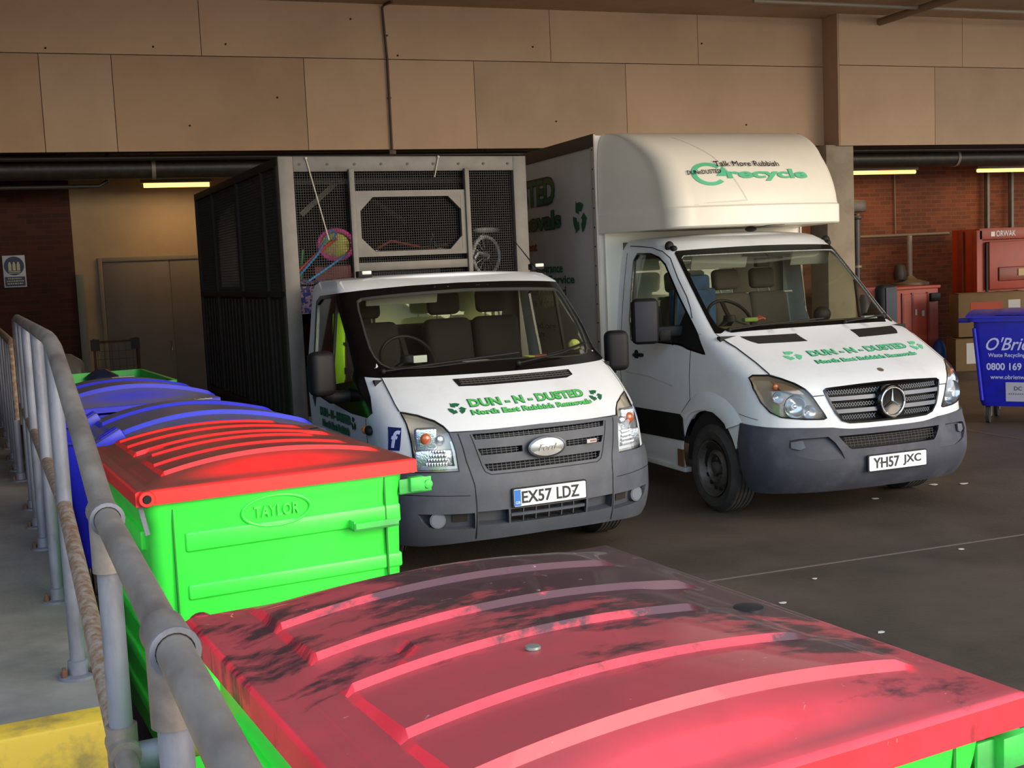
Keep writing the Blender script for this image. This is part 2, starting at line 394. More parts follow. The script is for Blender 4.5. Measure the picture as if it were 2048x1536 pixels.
# ------------------------------------------------------------------ services on walls and ceiling
pipe_dark = mat('black_insulated_duct', '#2d2822', .4, dirt='#4a4238', amt=.5, scale=9, bump=.2, bscale=40)
pipe_pale = mat('pale_steel_pipe', '#8d8375', .5, .2)
def services():
    def run(name, label, cat, pts, r, m, group=None, n=14):
        p = MB(); p.tube(pts, r, n); return tag(p.build(name, m), label, cat, group)
    t = thing('insulated_duct', 'long fat black insulated duct running under the back ceiling', 'duct', (0, 16.2, 3.53))
    p = MB(); p.tube([(-8.6, 0, 0), (26, 0, 0)], .14, 20); p.build('duct_body', pipe_dark, t)
    for x in (.88, 5.5, 13.79, 18.5):
        p = MB(); p.tube([(x, 0, .13), (x, 0, .42)], .035, 10); p.lathe([(.15, -.025), (.15, .025)], (x, 0, 0), 'x', 20); p.build('hanger', pipe_pale, t)
    run('water_pipe', 'thin dark pipe running along behind the bottom of the tan boards', 'pipe', [(-8.6, 15.75, 3.62), (26, 15.75, 3.62)], .035, mat('dark_pipe', '#3a342d', .35))
    run('water_pipe', 'short thin pipe below the duct above the dark brick wall', 'pipe', [(-8.6, 16.6, 3.34), (.2, 16.6, 3.34), (.3, 16.6, 3.4), (.35, 16.6, 3.98)], .03, mat('dark_pipe', '#3a342d', .35))
    run('water_pipe', 'second large black pipe behind the duct on the right side', 'pipe', [(10.4, 16.9, 3.72), (26, 16.9, 3.72)], .09, pipe_dark)
    t = thing('conduit', 'dark vertical conduit clipped down the tan boards', 'conduit', (3.85, 15.17, 3.6))
    p = MB(); p.tube([(0, 0, .03), (.0, 0, 1.2), (-.03, 0, 1.85), (-.01, -.02, 1.88), (.05, -.2, 1.885)], .016, 10); p.build('pipe', mat('brown_conduit', '#4b3826', .5), t)
    p = MB(); p.box((0, 0, 0), (.09, .06, .06)); p.build('outlet_box', mat('brown_conduit', '#4b3826', .5), t, bevel=.005)
    p = MB(); p.box((0, .012, 1.5), (.05, .03, .02)); p.box((0, .012, .7), (.05, .03, .02)); p.build('saddle_clip', mat('brown_conduit', '#4b3826', .5), t)
    run('ceiling_pipe', 'thick brown pipe hanging diagonally under the soffit', 'pipe', [(11.28, 15.0, 5.4), (11.3, 14.0, 5.4), (11.32, 12.0, 5.4)], .055, mat('painted_soffit_pipe', '#8a745c', .5))
    run('ceiling_pipe', 'thin pale pipe running across under the soffit', 'pipe', [(8.6, 13.95, 5.42), (20, 13.95, 5.40)], .028, mat('pale_soffit_pipe', '#a39583', .4))
    # batten lights
    lt = mat('warm_fluorescent_tube', (1.0, .46, .085, 1), .5, emit=4.5)
    for i, (x0, x1, lab) in enumerate(((.78, 1.66, 'glowing yellow batten light above the grey double door'), (12.19, 13.63, 'glowing yellow batten light beside the concrete column'), (14.98, 16.4, 'glowing yellow batten light over the tall red compactor'))):
        t = thing('batten_light', lab, 'light', ((x0 + x1) / 2, 17.0, 3.40)); L = (x1 - x0) / 2
        p = MB(); p.bx(-L - .04, L + .04, -.05, .05, .0, .05); p.build('housing', mat('light_housing', '#8a7c60', .5), t, bevel=.006)
        p = MB(); p.tube([(-L, 0, -.03), (L, 0, -.03)], [.03, .03], 12); p.build('diffuser', lt, t)
        la = bpy.data.lights.new('tube_light', 'AREA'); la.shape = 'RECTANGLE'; la.size = 2 * L; la.size_y = .06; la.energy = 13; la.color = (1.0, .58, .2)
        lo = bpy.data.objects.new('tube_light', la); COL.objects.link(lo); lo.parent = t; lo.location = (0, 0, -.066)
        p = MB(); p.tube([(-L * .7, 0, .05), (-L * .7, 0, .6)], .008, 6); p.tube([(L * .7, 0, .05), (L * .7, 0, .6)], .008, 6); p.build('hanger', pipe_pale, t)
    # brick wall on the right
    t = thing('downpipe', 'black cast downpipe with a box head on the brick wall', 'pipe', (12.85, 17.62, 0))
    p = MB(); p.tube([(0, 0, .0), (0, 0, 2.7)], .07, 14); p.build('pipe', pipe_dark, t)
    p = MB(); p.box((-.02, 0, 2.84), (.34, .2, .22)); p.lathe([(.10, 0), (.10, .07)], (0, 0, 2.6), 'z', 14); p.build('hopper', pipe_dark, t, bevel=.02)
    p = MB(); p.lathe([(.09, 0), (.09, .04)], (0, 0, 1.75), 'z', 14); p.build('collar', pipe_pale, t)
    run('rail_pipe', 'long thin horizontal pipe across the red brick wall', 'pipe', [(10.9, 17.73, 2.29), (14.95, 17.73, 2.30)], .03, mat('brown_wall_pipe', '#6b5a48', .5))
    t = thing('vent_post', 'pale vertical pipe standing on a flat metal cap', 'pipe', (13.84, 17.43, 0))
    p = MB(); p.tube([(0, 0, 0), (0, 0, 2.28)], .045, 12); p.build('pipe', pipe_pale, t)
    p = MB(); p.lathe([(.0, .0), (.33, .0), (.33, .04), (.12, .10), (.06, .16), (0, .16)], (0, 0, 1.40), 'z', 20); p.build('cap', mat('dull_zinc', '#7d735f', .5, .4), t)
    p = MB(); p.lathe([(.10, 0), (.12, .1), (.08, .26), (0, .3)], (-.22, 0, 1.5), 'z', 14); p.build('sounder', mat('dark_fitting', '#3a342c', .5), t)
    run('wall_conduit', 'thin vertical cable conduit up the middle of the brick wall', 'conduit', [(13.8, 17.77, 2.3), (13.79, 17.77, 3.98)], .014, mat('brown_wall_pipe', '#6b5a48', .5))
    for x in (15.79, 16.35):
        t = run('wall_channel', 'dark upright steel channel above the red compactor', 'channel', [(x, 17.68, 2.2), (x, 17.68, 3.6)], .05, pipe_dark, 'steel channels above the compactor', 6)
    t = thing('valve_pipe', 'brass coloured bent pipe and valve beside the concrete column', 'valve', (12.4, 17.72, 2.95))
    p = MB(); p.tube([(.05, 0, .65), (.05, 0, .1), (-.06, 0, 0), (-.2, 0, 0)], .05, 12); p.build('pipe', mat('warm_brass', '#b58a3c', .35, .6), t)
    p = MB(); p.lathe([(.09, -.06), (.09, .06)], (-.14, 0, 0), 'x', 12); p.build('valve_body', mat('dark_brass', '#5e4728', .5, .5), t)
    # safety sign
    t = thing('wall_sign', 'white and dark blue safety sign on the dark brick wall', 'sign', (-.99, 17.73, 2.28))
    p = MB(); p.bx(-.145, .145, -.012, 0, -.22, .22); p.build('sign_plate', mat('sign_white', '#b9c0c8', .5), t, bevel=.002)
    p = MB(); p.lathe([(.13, -.016), (.13, -.012)], (0, 0, .075), 'y', 32); p.bx(-.13, .13, -.016, -.012, -.205, -.075); p.build('blue_panel', mat('sign_blue', '#24324e', .5), t)
    p = MB()
    for x in (-.055, 0, .055):
        p.prism([(x - .02, .01), (x + .02, .01), (x + .02, .09), (x + .008, .13), (x - .008, .13), (x - .02, .09)], lambda a, b: (a, -.0175, b), lambda a, b: (a, -.0155, b))
    p.bx(-.08, .08, -.0175, -.0155, -.01, .002); p.bx(-.07, .07, -.0175, -.0155, -.03, -.02)
    p.build('pictogram', mat('sign_cream', '#b8b493', .5), t)
    p = MB()
    for z, w in ((-.10, .09), (-.135, .11), (-.17, .10)):
        x = -w
        while x < w:
            d = random.uniform(.012, .03); p.bx(x, min(x + d, w), -.0175, -.0155, z - .008, z + .008); x += d + .008
    p.build('small_print', mat('sign_cream', '#b8b493', .5), t)
services()
# ------------------------------------------------------------------ vehicle skins: a plan curve for every height
class Shell:   # plan curve: a cubic from the centre line round the corner, then straight back
    def __init__(s,rows): s.r=rows            # z,F,w,E,k1,k2
    def row(s,z):
        r=s.r
        if z<=r[0][0]: return r[0][1:]
        for i in range(len(r)-1):
            a,b=r[i],r[i+1]
            if z<=b[0]:
                t=(z-a[0])/(b[0]-a[0])
                o=r[i-1] if i>0 else a; n=r[i+2] if i+2<len(r) else b
                out=[]
                for k in range(1,6):
                    h=b[0]-a[0]
                    m=(b[k]-a[k])/h
                    m0=(b[k]-o[k])/(b[0]-o[0]) if o is not a else m
                    m1=(n[k]-a[k])/(n[0]-a[0]) if n is not b else m
                    # limit overshoot
                    if m==0: m0=m1=0
                    else:
                        m0=max(min(m0/m,3),0)*m; m1=max(min(m1/m,3),0)*m
                    t2,t3=t*t,t*t*t
                    out.append((2*t3-3*t2+1)*a[k]+(t3-2*t2+t)*h*m0+(-2*t3+3*t2)*b[k]+(t3-t2)*h*m1)
                return out
        return r[-1][1:]
    def P(s,u,z):
        F,w,E,k1,k2=s.row(z); a=abs(u); g=-1 if u<0 else 1
        if a<=1:
            b0,b1,b2,b3=(1-a)**3,3*a*(1-a)**2,3*a*a*(1-a),a**3
            return (g*(b1*k1*w+(b2+b3)*w), (b0+b1)*F+b2*(F+k2*E)+b3*(F+E), z)
        return (g*w, F+E+(a-1), z)
    def N(s,u,z):
        e=.004
        a=s.P(u-e,z);b=s.P(u+e,z);c=s.P(u,z-e);d=s.P(u,z+e)
        p=[b[i]-a[i] for i in range(3)];q=[d[i]-c[i] for i in range(3)]
        n=(p[1]*q[2]-p[2]*q[1],p[2]*q[0]-p[0]*q[2],p[0]*q[1]-p[1]*q[0])
        l=(n[0]**2+n[1]**2+n[2]**2)**.5 or 1
        return (n[0]/l,n[1]/l,n[2]/l)
    def ux(s,x,z):                               # front: |x| -> u
        F,w,E,k1,k2=s.row(z); g=-1 if x<0 else 1; x=abs(x)
        lo,hi=0,1
        for _ in range(30):
            m=(lo+hi)/2
            if s.P(m,z)[0]<x: lo=m
            else: hi=m
        return g*(lo+hi)/2
    def uy(s,y,z,g=-1):                          # side: y -> u
        F,w,E,k1,k2=s.row(z)
        if y>=F+E: return g*(1+y-F-E)
        lo,hi=0,1
        for _ in range(30):
            m=(lo+hi)/2
            if s.P(m,z)[1]<y: lo=m
            else: hi=m
        return g*(lo+hi)/2
    def inside(s,x,y,z):
        F,w,E,k1,k2=s.row(z)
        if abs(x)>=w or z<s.r[0][0] or z>s.r[-1][0]: return False
        u=s.ux(x,z)
        return y>s.P(u,z)[1]
#      z     F     w    E    k1   k2
TS=Shell([(.20,.14,.93,.50,.66,.32),(.27,.065,.95,.50,.66,.32),(.34,.03,.96,.50,.66,.32),(.45,.005,.965,.50,.66,.32),(.62,.003,.965,.51,.66,.31),(.735,.033,.96,.515,.66,.30),(.90,.05,.962,.56,.68,.33),(.975,.07,.965,.60,.69,.34),(1.02,.105,.967,.60,.69,.34),(1.11,.205,.97,.60,.68,.345),
 (1.20,.335,.97,.58,.67,.35),(1.31,.525,.967,.57,.65,.355),(1.385,.72,.958,.42,.61,.41),(1.60,.975,.93,.32,.65,.35),(1.885,1.33,.893,.257,.72,.28),(1.925,1.40,.882,.24,.72,.28),(1.955,1.49,.865,.24,.72,.28),(1.975,1.62,.83,.24,.72,.28)])
SS=Shell([(.24,.13,.93,.50,.68,.33),(.32,.06,.95,.50,.68,.33),(.45,.01,.965,.50,.68,.33),(.60,.02,.967,.50,.70,.36),(.72,.055,.967,.52,.72,.36),(.83,.05,.967,.55,.68,.33),(1.009,.09,.972,.56,.69,.29),(1.06,.14,.973,.54,.70,.27),(1.115,.24,.973,.50,.74,.24),
 (1.23,.49,.970,.42,.77,.23),(1.35,.765,.963,.345,.79,.22),(1.415,.915,.953,.34,.70,.29),(1.75,1.295,.92,.33,.67,.27),(2.096,1.685,.874,.302,.66,.25),(2.13,1.735,.862,.30,.66,.25),(2.18,1.83,.835,.30,.66,.25),(2.215,1.97,.79,.30,.66,.25)])

def Y(y, z): return ('y', y, z)
def X(x, z): return ('x', x, z)
def res_pts(sh, L, step=.03):
    """outline entries (u,z) | Y(y,z) | X(x,z) -> dense list of (u,z); runs along a side stay straight in space"""
    q = []
    for e in L:
        if e[0] == 'y': q.append((sh.uy(e[1], e[2], -1), e[2], e[1]))
        elif e[0] == 'x': q.append((sh.ux(e[1], e[2]), e[2], None))
        else: q.append((e[0], e[1], None))
    return q
def dense(sh, L, closed=True, step=.03):
    q = res_pts(sh, L); out = []; n = len(q)
    for i in range(n if closed else n - 1):
        a, b = q[i], q[(i + 1) % n]
        side = min(abs(a[0]), abs(b[0])) > .85 and a[0] * b[0] > 0
        A, B = Vector(sh.P(a[0], a[1])), Vector(sh.P(b[0], b[1])); k = max(1, int((B - A).length / step))
        for j in range(k):
            t = j / k
            if side:
                g = -1 if a[0] < 0 else 1
                z = A.z + (B.z - A.z) * t; out.append((sh.uy(A.y + (B.y - A.y) * t, z, g), z))
            else: out.append((a[0] + (b[0] - a[0]) * t, a[1] + (b[1] - a[1]) * t))
    if not closed: out.append((q[-1][0], q[-1][1]))
    return out
def mirror(L): return [(-u, z) for u, z in L]
def full(sh, half, step=.03):
    """half outline from the centre line round the left and back to the centre line -> whole outline"""
    d = dense(sh, half, closed=False, step=step)
    return d + [(-u, z) for u, z in d[-2:0:-1]]
def on(sh, u, z, off): 
    p = sh.P(u, z); n = sh.N(u, z); return (p[0] + n[0] * off, p[1] + n[1] * off, p[2] + n[2] * off)
def patch(sh, outer, holes=(), off=0.0, th=.006, res=.05):
    V, T = cdt(outer, holes, res)
    return skin(V, T, lambda u, z: on(sh, u, z, off), lambda u, z: on(sh, u, z, off - th))
def tray(sh, outer, depth, res=.05, wall=.0):
    V, T = cdt(outer, (), res); mb = MB(); mb.v = [on(sh, p.x, p.y, -depth) for p in V]; mb.f = list(T)
    n = len(outer); b = len(mb.v); mb.v += [on(sh, u, z, wall) for u, z in outer] + [on(sh, u, z, -depth) for u, z in outer]
    mb.f += [(b + i, b + (i + 1) % n, b + n + (i + 1) % n, b + n + i) for i in range(n)]
    return mb
def strip(sh, L, w=.006, off=.006, th=.004, mb=None, step=.03, closed=False):
    """narrow band following a line over the skin"""
    d = dense(sh, L, closed=closed, step=step); P = [Vector(on(sh, u, z, off)) for u, z in d]; N = [Vector(sh.N(u, z)) for u, z in d]
    mb = mb or MB(); n = len(P); vs = []
    for i in range(n):
        t = (P[min(i + 1, n - 1)] - P[max(i - 1, 0)]).normalized(); s = t.cross(N[i]).normalized() * w / 2
        vs += [P[i] - s, P[i] + s, P[i] + s - N[i] * th, P[i] - s - N[i] * th]
    fs = []
    for i in range(n - 1):
        for k in range(4):
            l = (k + 1) % 4; fs.append((i * 4 + k, i * 4 + l, i * 4 + 4 + l, i * 4 + 4 + k))
    fs += [(3, 2, 1, 0), (n * 4 - 4, n * 4 - 3, n * 4 - 2, n * 4 - 1)]
    return mb.add(vs, fs)
def both(sh, name, m, parent, L, **k):
    """one part on the left and its mirror image on the right"""
    d = dense(sh, L); out = []
    for e in (d, mirror(d)): out.append(patch(sh, e, **k).build(name, m, parent))
    return out
def skin_map(sh, xc, zc, off=.004, tilt=1.0, kz=.0, slant=0.0):
    """lettering over the front skin: x metres across, y along the slope"""
    e = .01; a = Vector(sh.P(sh.ux(xc, zc), zc)); b = Vector(sh.P(sh.ux(xc, zc + e), zc + e)); sz = e / max((b - a).length, 1e-6)
    def f(x, y, z=0):
        zz = zc + y * sz + x * slant; xx = xc + x
        u = sh.ux(xx, zz); return on(sh, u, zz, off + z)
    return f
def roof_mesh(sh, ztop, yb, crown, n=26, m=17, off=0.0):
    mb = MB(); ub = abs(sh.uy(yb, ztop)); rows = []
    for i in range(n + 1):
        u = ub * (i / n) ** 1.3; p = on(sh, u, ztop, off)
        h = crown * math.sin(min(1, i / (n * .5)) * PI / 2)
        rows.append([(-p[0] + 2 * p[0] * j / (m - 1), p[1], p[2] + h * (1 - abs(-1 + 2 * j / (m - 1)) ** 2.4)) for j in range(m)])
    mb.v = [q for r in rows for q in r]
    mb.f = [(i * m + j, i * m + j + 1, (i + 1) * m + j + 1, (i + 1) * m + j) for i in range(n) for j in range(m - 1)]
    return mb
def make_wheel(name, parent, x, y, r=.355, w=.22, side=-1, steer=0.0, holes=14):
    """steel wheel: tyre with grooved tread, dished rim with vent holes, hub; side -1: outer face towards -x"""
    t = MB(); h = w / 2
    prof = [(r - .125, -h + .02), (r - .10, -h), (r - .05, -h - .004), (r - .02, -h + .02)]
    for k in range(5):
        a = -h + .03 + k * (w - .06) / 5; b = a + (w - .06) / 5
        prof += [(r, a), (r, b - .010), (r - .010, b - .009), (r - .010, b - .001)]
    prof += [(r, h - .03), (r - .02, h - .02), (r - .05, h + .004), (r - .10, h), (r - .125, h - .02)]
    t.lathe(prof, (0, 0, 0), 'x', 56, closed=True)
    ty = t.build(name, 'rubber', parent)
    ty.location = (x, y, r); ty.rotation_euler = (0, 0, steer)
    s = side
    m = MB(); m.lathe([(r - .125, s * h * .98), (r - .14, s * (h - .01)), (r - .155, s * (h - .05)), (r - .17, s * (h - .07)), (.15, s * (h - .055)), (.115, s * (h - .03)), (.09, s * (h - .075)), (.055, s * (h - .075)), (.05, s * (h - .03)), (.001, s * (h - .02))], (0, 0, 0), 'x', 40, caps=False)
    ri = m.build('rim', 'rim', ty)
    m = MB()
    for k in range(holes):
        a = 2 * PI * k / holes; rr = .168
        m.lathe([(.0, s * (h - .052)), (.016, s * (h - .052)), (.016, s * (h - .066)), (0, s * (h - .066))], (0, rr * math.cos(a), rr * math.sin(a)), 'x', 10)
    m.build('vent_hole', 'dark', ty)
    m = MB()
    for k in range(5):
        a = 2 * PI * k / 5 + .3
        m.lathe([(.014, s * (h - .07)), (.014, s * (h - .045)), (0, s * (h - .042))], (0, .075 * math.cos(a), .075 * math.sin(a)), 'x', 6)
    m.build('wheel_nut', 'rim', ty)
    return ty
def make_seat(parent, x, y, z, m, w=.46, h=.62, rest=True, name='seat'):
    s = MB(); s.box((x, y - .15, z - .02), (w, .5, .16)); o = s.build(name, m, parent, bevel=.04, seg=3)
    s = MB(); s.box((x, y + .14, z + h * .5), (w, .15, h), Matrix.Rotation(-.18, 3, 'X')); s.build('backrest', m, o, bevel=.06, seg=4)
    if rest:
        r = MB(); r.box((x, y + .24, z + h + .12), (.27, .10, .19), Matrix.Rotation(-.12, 3, 'X')); r.build('headrest', m, o, bevel=.045, seg=4)
        for dx in (-.06, .06):
            r = MB(); r.tube([(x + dx, y + .2, z + h - .04), (x + dx, y + .24, z + h + .06)], .007, 6); r.build('headrest_stem', 'silver', o)
    return o
def steering(parent, c, r=.19, tilt=50, m='black'):
    s = MB(); q = Matrix.Rotation(R(tilt), 3, 'X'); c = Vector(c)
    s.tube([c + q @ Vector((r * math.cos(2 * PI * i / 28), r * math.sin(2 * PI * i / 28), 0)) for i in range(28)], .014, 8, closed=True)
    for a in (0, 120, 240): s.bar(c, c + q @ Vector((r * math.cos(R(a + 90)), r * math.sin(R(a + 90)), 0)), .035, .015)
    s.lathe([(.06, -.02), (.05, .03)], c, 'z', 14)
    s.bar(c, c + q @ Vector((0, -.0, -.35)), .06)
    return s.build('steering_wheel', m, parent)
def plate(parent, body, x, y, z, eu):
    p = MB(); p.prism(rrect(-.26, .26, -.0555, .0555, .008, 3), lambda a, b: (x + a, y - .004, z + b), lambda a, b: (x + a, y + .004, z + b))
    o = p.build('number_plate', mat('plate_white', '#e6e9ea', .35), parent)
    r = MB(); r.prism(rrect(-.27, .27, -.064, .064, .012, 3), lambda a, b: (x + a, y + .003, z + b), lambda a, b: (x + a, y + .012, z + b)); r.build('plate_surround', 'black', o)
    pm = plane_map((x, y - .006, z), (1, 0, 0), (0, 0, 1), (0, -1, 0))
    a, b = body.split(' ')
    x0 = -.19 if eu else -.225
    wa = .215 if eu else .235; wb = .165
    gap = .035
    left = -.205 if eu else -.225
    lettering('plate_lettering', text_geo(a, wa, .079, bold=.018), lambda q, w, e=0: pm(q + left + wa / 2, w, e), 'textk', o)
    lettering('plate_lettering', text_geo(b, wb, .079, bold=.018), lambda q, w, e=0: pm(q + left + wa + gap + wb / 2, w, e), 'textk', o)
    if eu:
        p = MB(); p.bx(x - .258, x - .212, y - .006, y - .002, z - .052, z + .052); bb = p.build('country_band', mat('plate_blue', '#1f6fc0', .4), o)
        lettering('country_letters', text_geo('GB', .034, .018, bold=.02), lambda q, w, e=0: pm(q - .235, w - .03, e + .001), 'textw', bb)
    s = MB()
    for sx in (-.165, .165): s.lathe([(.005, y - .0075), (.005, y - .004)], (x + sx, 0, z - .0), 'y', 8)
    s.build('fixing_screw', mat('plate_screw', '#7a4f2a', .5), o)
    return o
def two_tone_text(parent, body, fn, w, h, m1, m2, bold=.02, spacing=1.0):
    lettering('lettering_outline', text_geo(body, w * 1.015, h * 1.14, bold=bold + .03, spacing=spacing), lambda a, b, e=0: fn(a, b, e), m2, parent)
    lettering('lettering', text_geo(body, w, h, bold=bold, spacing=spacing), lambda a, b, e=0: fn(a, b, e + .0015), m1, parent)

class NoseShell(Shell):
    """plan with a nearly straight front, a tight rounded corner and a flat side; E is the depth from front to back, k1 the corner radius"""
    def P(s, u, z):
        F, w, E, rr, bow = s.row(z); a = abs(u); g = -1 if u < 0 else 1; rr = min(rr, E * .9); xf = w - rr
        wf = min(w, .885 + max(0, z - 2.9) * .3); xf = wf - rr
        yb = F + bow                                     # the front bows back towards the corners
        if a <= .6: t = a / .6; return (g * xf * t, F + bow * t * t, z)
        if a <= .8: t = (a - .6) / .2 * PI / 2; return (g * (xf + rr * math.sin(t)), yb + rr * (1 - math.cos(t)), z)
        t = (a - .8) / .2; y0 = yb + rr; y1 = max(F + E, y0 + .005); return (g * (wf + (w - wf) * t), y0 + (y1 - y0) * t, z)
# ------------------------------------------------------------------ the cage truck
def cage_truck():
    T = thing('cage_truck', 'white rubbish truck with tall wire cage body, registration EX57 LDZ', 'truck', (2.7028, 7.0113, 0), R(4.648)); sh = TS
    lamp = [(-.627, .739), (-.628, .829), (-.619, .949), (-.613, 1.041), (-.625, 1.108), (-.522, 1.087), (-.439, 1.052), (-.404, 1.018), (-.386, .981)]
    lamp_full = lamp + [(-.381, .943), (-.374, .865), (-.373, .738), (-.489, .738)]
    screen = [(0, 1.872), (-.127, 1.867), (-.315, 1.858), (-.613, 1.84), (-.657, 1.823), (-.675, 1.764), (-.682, 1.592), (-.672, 1.501), (-.648, 1.44), (-.612, 1.394), (-.562, 1.367), (-.479, 1.36), (-.324, 1.361), (-.131, 1.375), (0, 1.378)]
    swin = [Y(2.08, 1.80), Y(1.98, 1.845), Y(1.62, 1.86), Y(1.52, 1.80), Y(1.20, 1.54), Y(1.04, 1.36), Y(1.04, 1.28), Y(1.85, 1.18), Y(2.03, 1.21), Y(2.06, 1.5)]
    blk = [(0, 1.921), (-.223, 1.916), (-.705, 1.892), (-.90, 1.885), Y(2.03, 1.866), Y(2.13, 1.82), Y(2.10, 1.42), Y(2.10, 1.22), Y(2.15, 1.08), Y(2.10, 1.01), Y(2.04, 1.09), Y(1.72, 1.12), Y(1.53, 1.08), Y(1.12, 1.05), Y(.74, 1.055), (-.888, 1.092), (-.83, 1.195), (-.795, 1.317), (-.653, 1.312), (-.493, 1.310), (-.262, 1.304), (0, 1.302)]
    bon = [(0, 1.306), (-.262, 1.308), (-.493, 1.310), (-.649, 1.310), (-.639, 1.155), (-.629, 1.116), (-.522, 1.094), (-.439, 1.059), (-.400, 1.022), (-.380, .987), (-.2, .985), (0, .990)]
    S1 = full(sh, screen); SW = dense(sh, swin)
    archs = [Y(1.0 + .43 * math.cos(R(a)), .36 + .43 * math.sin(R(a))) for a in range(0, 181, 15)]
    body = [(0, 1.975), (-.6, 1.975), (-1, 1.975), Y(2.26, 1.975), Y(2.26, .34), Y(1.43, .34)] + archs[1:10] + [Y(.60, .62), Y(.60, .74), (-.78, .738)] + lamp + [(-.344, .979), (-.2, .98), (0, .985)]
    b = patch(sh, full(sh, body), [S1, SW, mirror(SW)], 0, .012, .06).build('cab_body', 'white', T)
    roof_mesh(sh, 1.975, 2.26, .028).build('cab_roof', 'white', T)
    bk = MB(); bk.bx(-.86, .86, 2.24, 2.26, .5, 1.60); bk.bx(-.86, -.40, 2.24, 2.26, 1.60, 1.85); bk.bx(.72, .86, 2.24, 2.26, 1.60, 1.85); bk.bx(-.86, .86, 2.24, 2.26, 1.85, 1.97)
    bk.build('rear_bulkhead', mat('dark_cab_trim', '#1d1a18', .8), T)
    gl = MB(); gl.bx(-.4, .72, 2.245, 2.25, 1.60, 1.85); gl.build('rear_window', 'glass', T)
    patch(sh, full(sh, bon), (), .006, .008, .05).build('bonnet', 'white', T)
    patch(sh, full(sh, blk), [S1, SW, mirror(SW)], .003, .006, .06).build('window_surround', 'gloss', T)
    patch(sh, S1, (), -.006, .004, .08).build('windscreen', 'glass', T)
    strip(sh, S1 + [S1[0]], .012, .0045, .022).build('screen_seal', mat('grey_seal', '#3a3834', .5), T)
    for w in (SW, mirror(SW)): strip(sh, w + [w[0]], .010, .004, .020).build('window_seal', 'gloss', T)
    for w in (SW, mirror(SW)): patch(sh, w, (), -.008, .004, .1).build('door_window', 'glass', T)
    for g in (1, -1):
        q = MB(); L = [Y(1.60, 1.855), Y(1.57, 1.20)]; d = dense(sh, L, closed=False)
        if g < 0: d = mirror(d)
        strip(sh, d, .03, .001, .02, q).build('window_divider', 'black', T)
    # bumper and grille
    bump = [(0, .984), (-.344, .976), (-.384, .977), (-.379, .943), (-.372, .865), (-.371, .734), (-.489, .734), (-.627, .735), Y(.60, .735), Y(.58, .6), Y(.57, .42), Y(.50, .28), (-.8, .262), (-.6, .262), (-.305, .285), (0, .295)]
    slots = [[(-.281, .962), (-.274, .929), (.274, .929), (.281, .962)], [(-.269, .872), (-.258, .829), (-.085, .831), (-.085, .870)], [(.085, .870), (.085, .831), (.258, .829), (.269, .872)], [(-.25, .772), (-.240, .735), (-.225, .722), (.225, .722), (.240, .735), (.25, .772)]]
    slots = [dense(sh, e) for e in slots]
    low = [dense(sh, [(-.155, .472), (-.154, .384), (.154, .384), (.155, .472)]), dense(sh, [(-.298, .476), (-.163, .474), (-.161, .382), (-.296, .388)])]
    low.append(mirror(low[1]))
    fog = dense(sh, [(-.635, .478), (-.60, .425), (-.56, .39), (-.48, .375), (-.312, .368), (-.313, .470)]); fogs = [fog, mirror(fog)]
    P = patch(sh, full(sh, bump), slots + low + fogs, .016, .02, .045); P.build('bumper', 'grey', T)
    for e in slots + low[:1]: tray(sh, e, .05, wall=.012).build('grille_recess', 'dark', T)
    for e in low[1:]: tray(sh, e, .05, wall=.012).build('intake_recess', mat('recess_grey', '#3c3e45', .6), T)
    q = MB()
    for e in slots:
        u0 = min(a for a, _ in e); u1 = max(a for a, _ in e); z0 = min(a for _, a in e); z1 = max(a for _, a in e)
        k = max(2, int((u1 - u0) / .019))
        for i in range(1, k):
            u = u0 + (u1 - u0) * i / k
            if inpoly(u, (z0 + z1) / 2, e): strip(sh, [(u, z0 + .002), (u, z1 - .002)], .003, -.004, .004, q)
        for t in (.33, .67):
            z = z0 + (z1 - z0) * t; strip(sh, [(u0 + .012, z), (u1 - .012, z)], .003, -.003, .004, q)
    strip(sh, [(-.15, .432), (.15, .432)], .018, .008, .02, q)
    for u in (-.10, -.05, 0, .05, .10): strip(sh, [(u, .388), (u, .47)], .006, .004, .02, q)
    q.build('grille_mesh', 'grey', T)
    q = MB()
    for g in (1, -1): strip(sh, [(-.345 * g, .970), (-.336 * g, .88), (-.330 * g, .80), (-.306 * g, .644), (-.302 * g, .518), (-.304 * g, .30)], .007, .0175, .006, q)
    strip(sh, [(-.290, .96), (-.275, .85), (-.262, .765), (-.250, .72), (-.225, .700), (.225, .700), (.250, .72), (.262, .765), (.275, .85), (.290, .96)], .006, .0175, .006, q)
    for g in (1, -1): strip(sh, [(-.33 * g, .585), (-.62 * g, .60), (-.80 * g, .60)], .004, .0175, .004, q)
    q.build('bumper_seam', 'black', T)
    for g in (1, -1):
        f = fog if g == 1 else mirror(fog); tr = tray(sh, f, .03, wall=.014).build('fog_lamp_recess', mat('recess_grey', '#3c3e45', .6), T)
        u, z = -.515 * g, .428; c = Vector(on(sh, u, z, -.028)); n = Vector(sh.N(u, z)); n = Vector((n.x * .5, -1, 0)).normalized()
        m = MB(); m.tube([c, c + n * .035], .052, 24); o = m.build('fog_lamp', mat('fog_blank', '#5b5f69', .5), T)
        m = MB(); m.tube([c + n * .03, c + n * .038], .043, 24); m.build('fog_lamp_cap', mat('fog_blank2', '#666a74', .45), o)
        q = patch(sh, dense(sh, [(-.425 * g, .459), (-.345 * g, .456), (-.345 * g, .408), (-.425 * g, .409)]), (), -.02, .004).build('air_slot', mat('slot_brown', '#1b1512', .8), T)
    # badge
    m = MB(); m.lathe([(1.0, .006), (1.0, -.006), (.93, -.012), (.0, -.02)], (0, 0, 0), 'y', 48); m.v = [(x * .125, y, z * .062) for x, y, z in m.v]
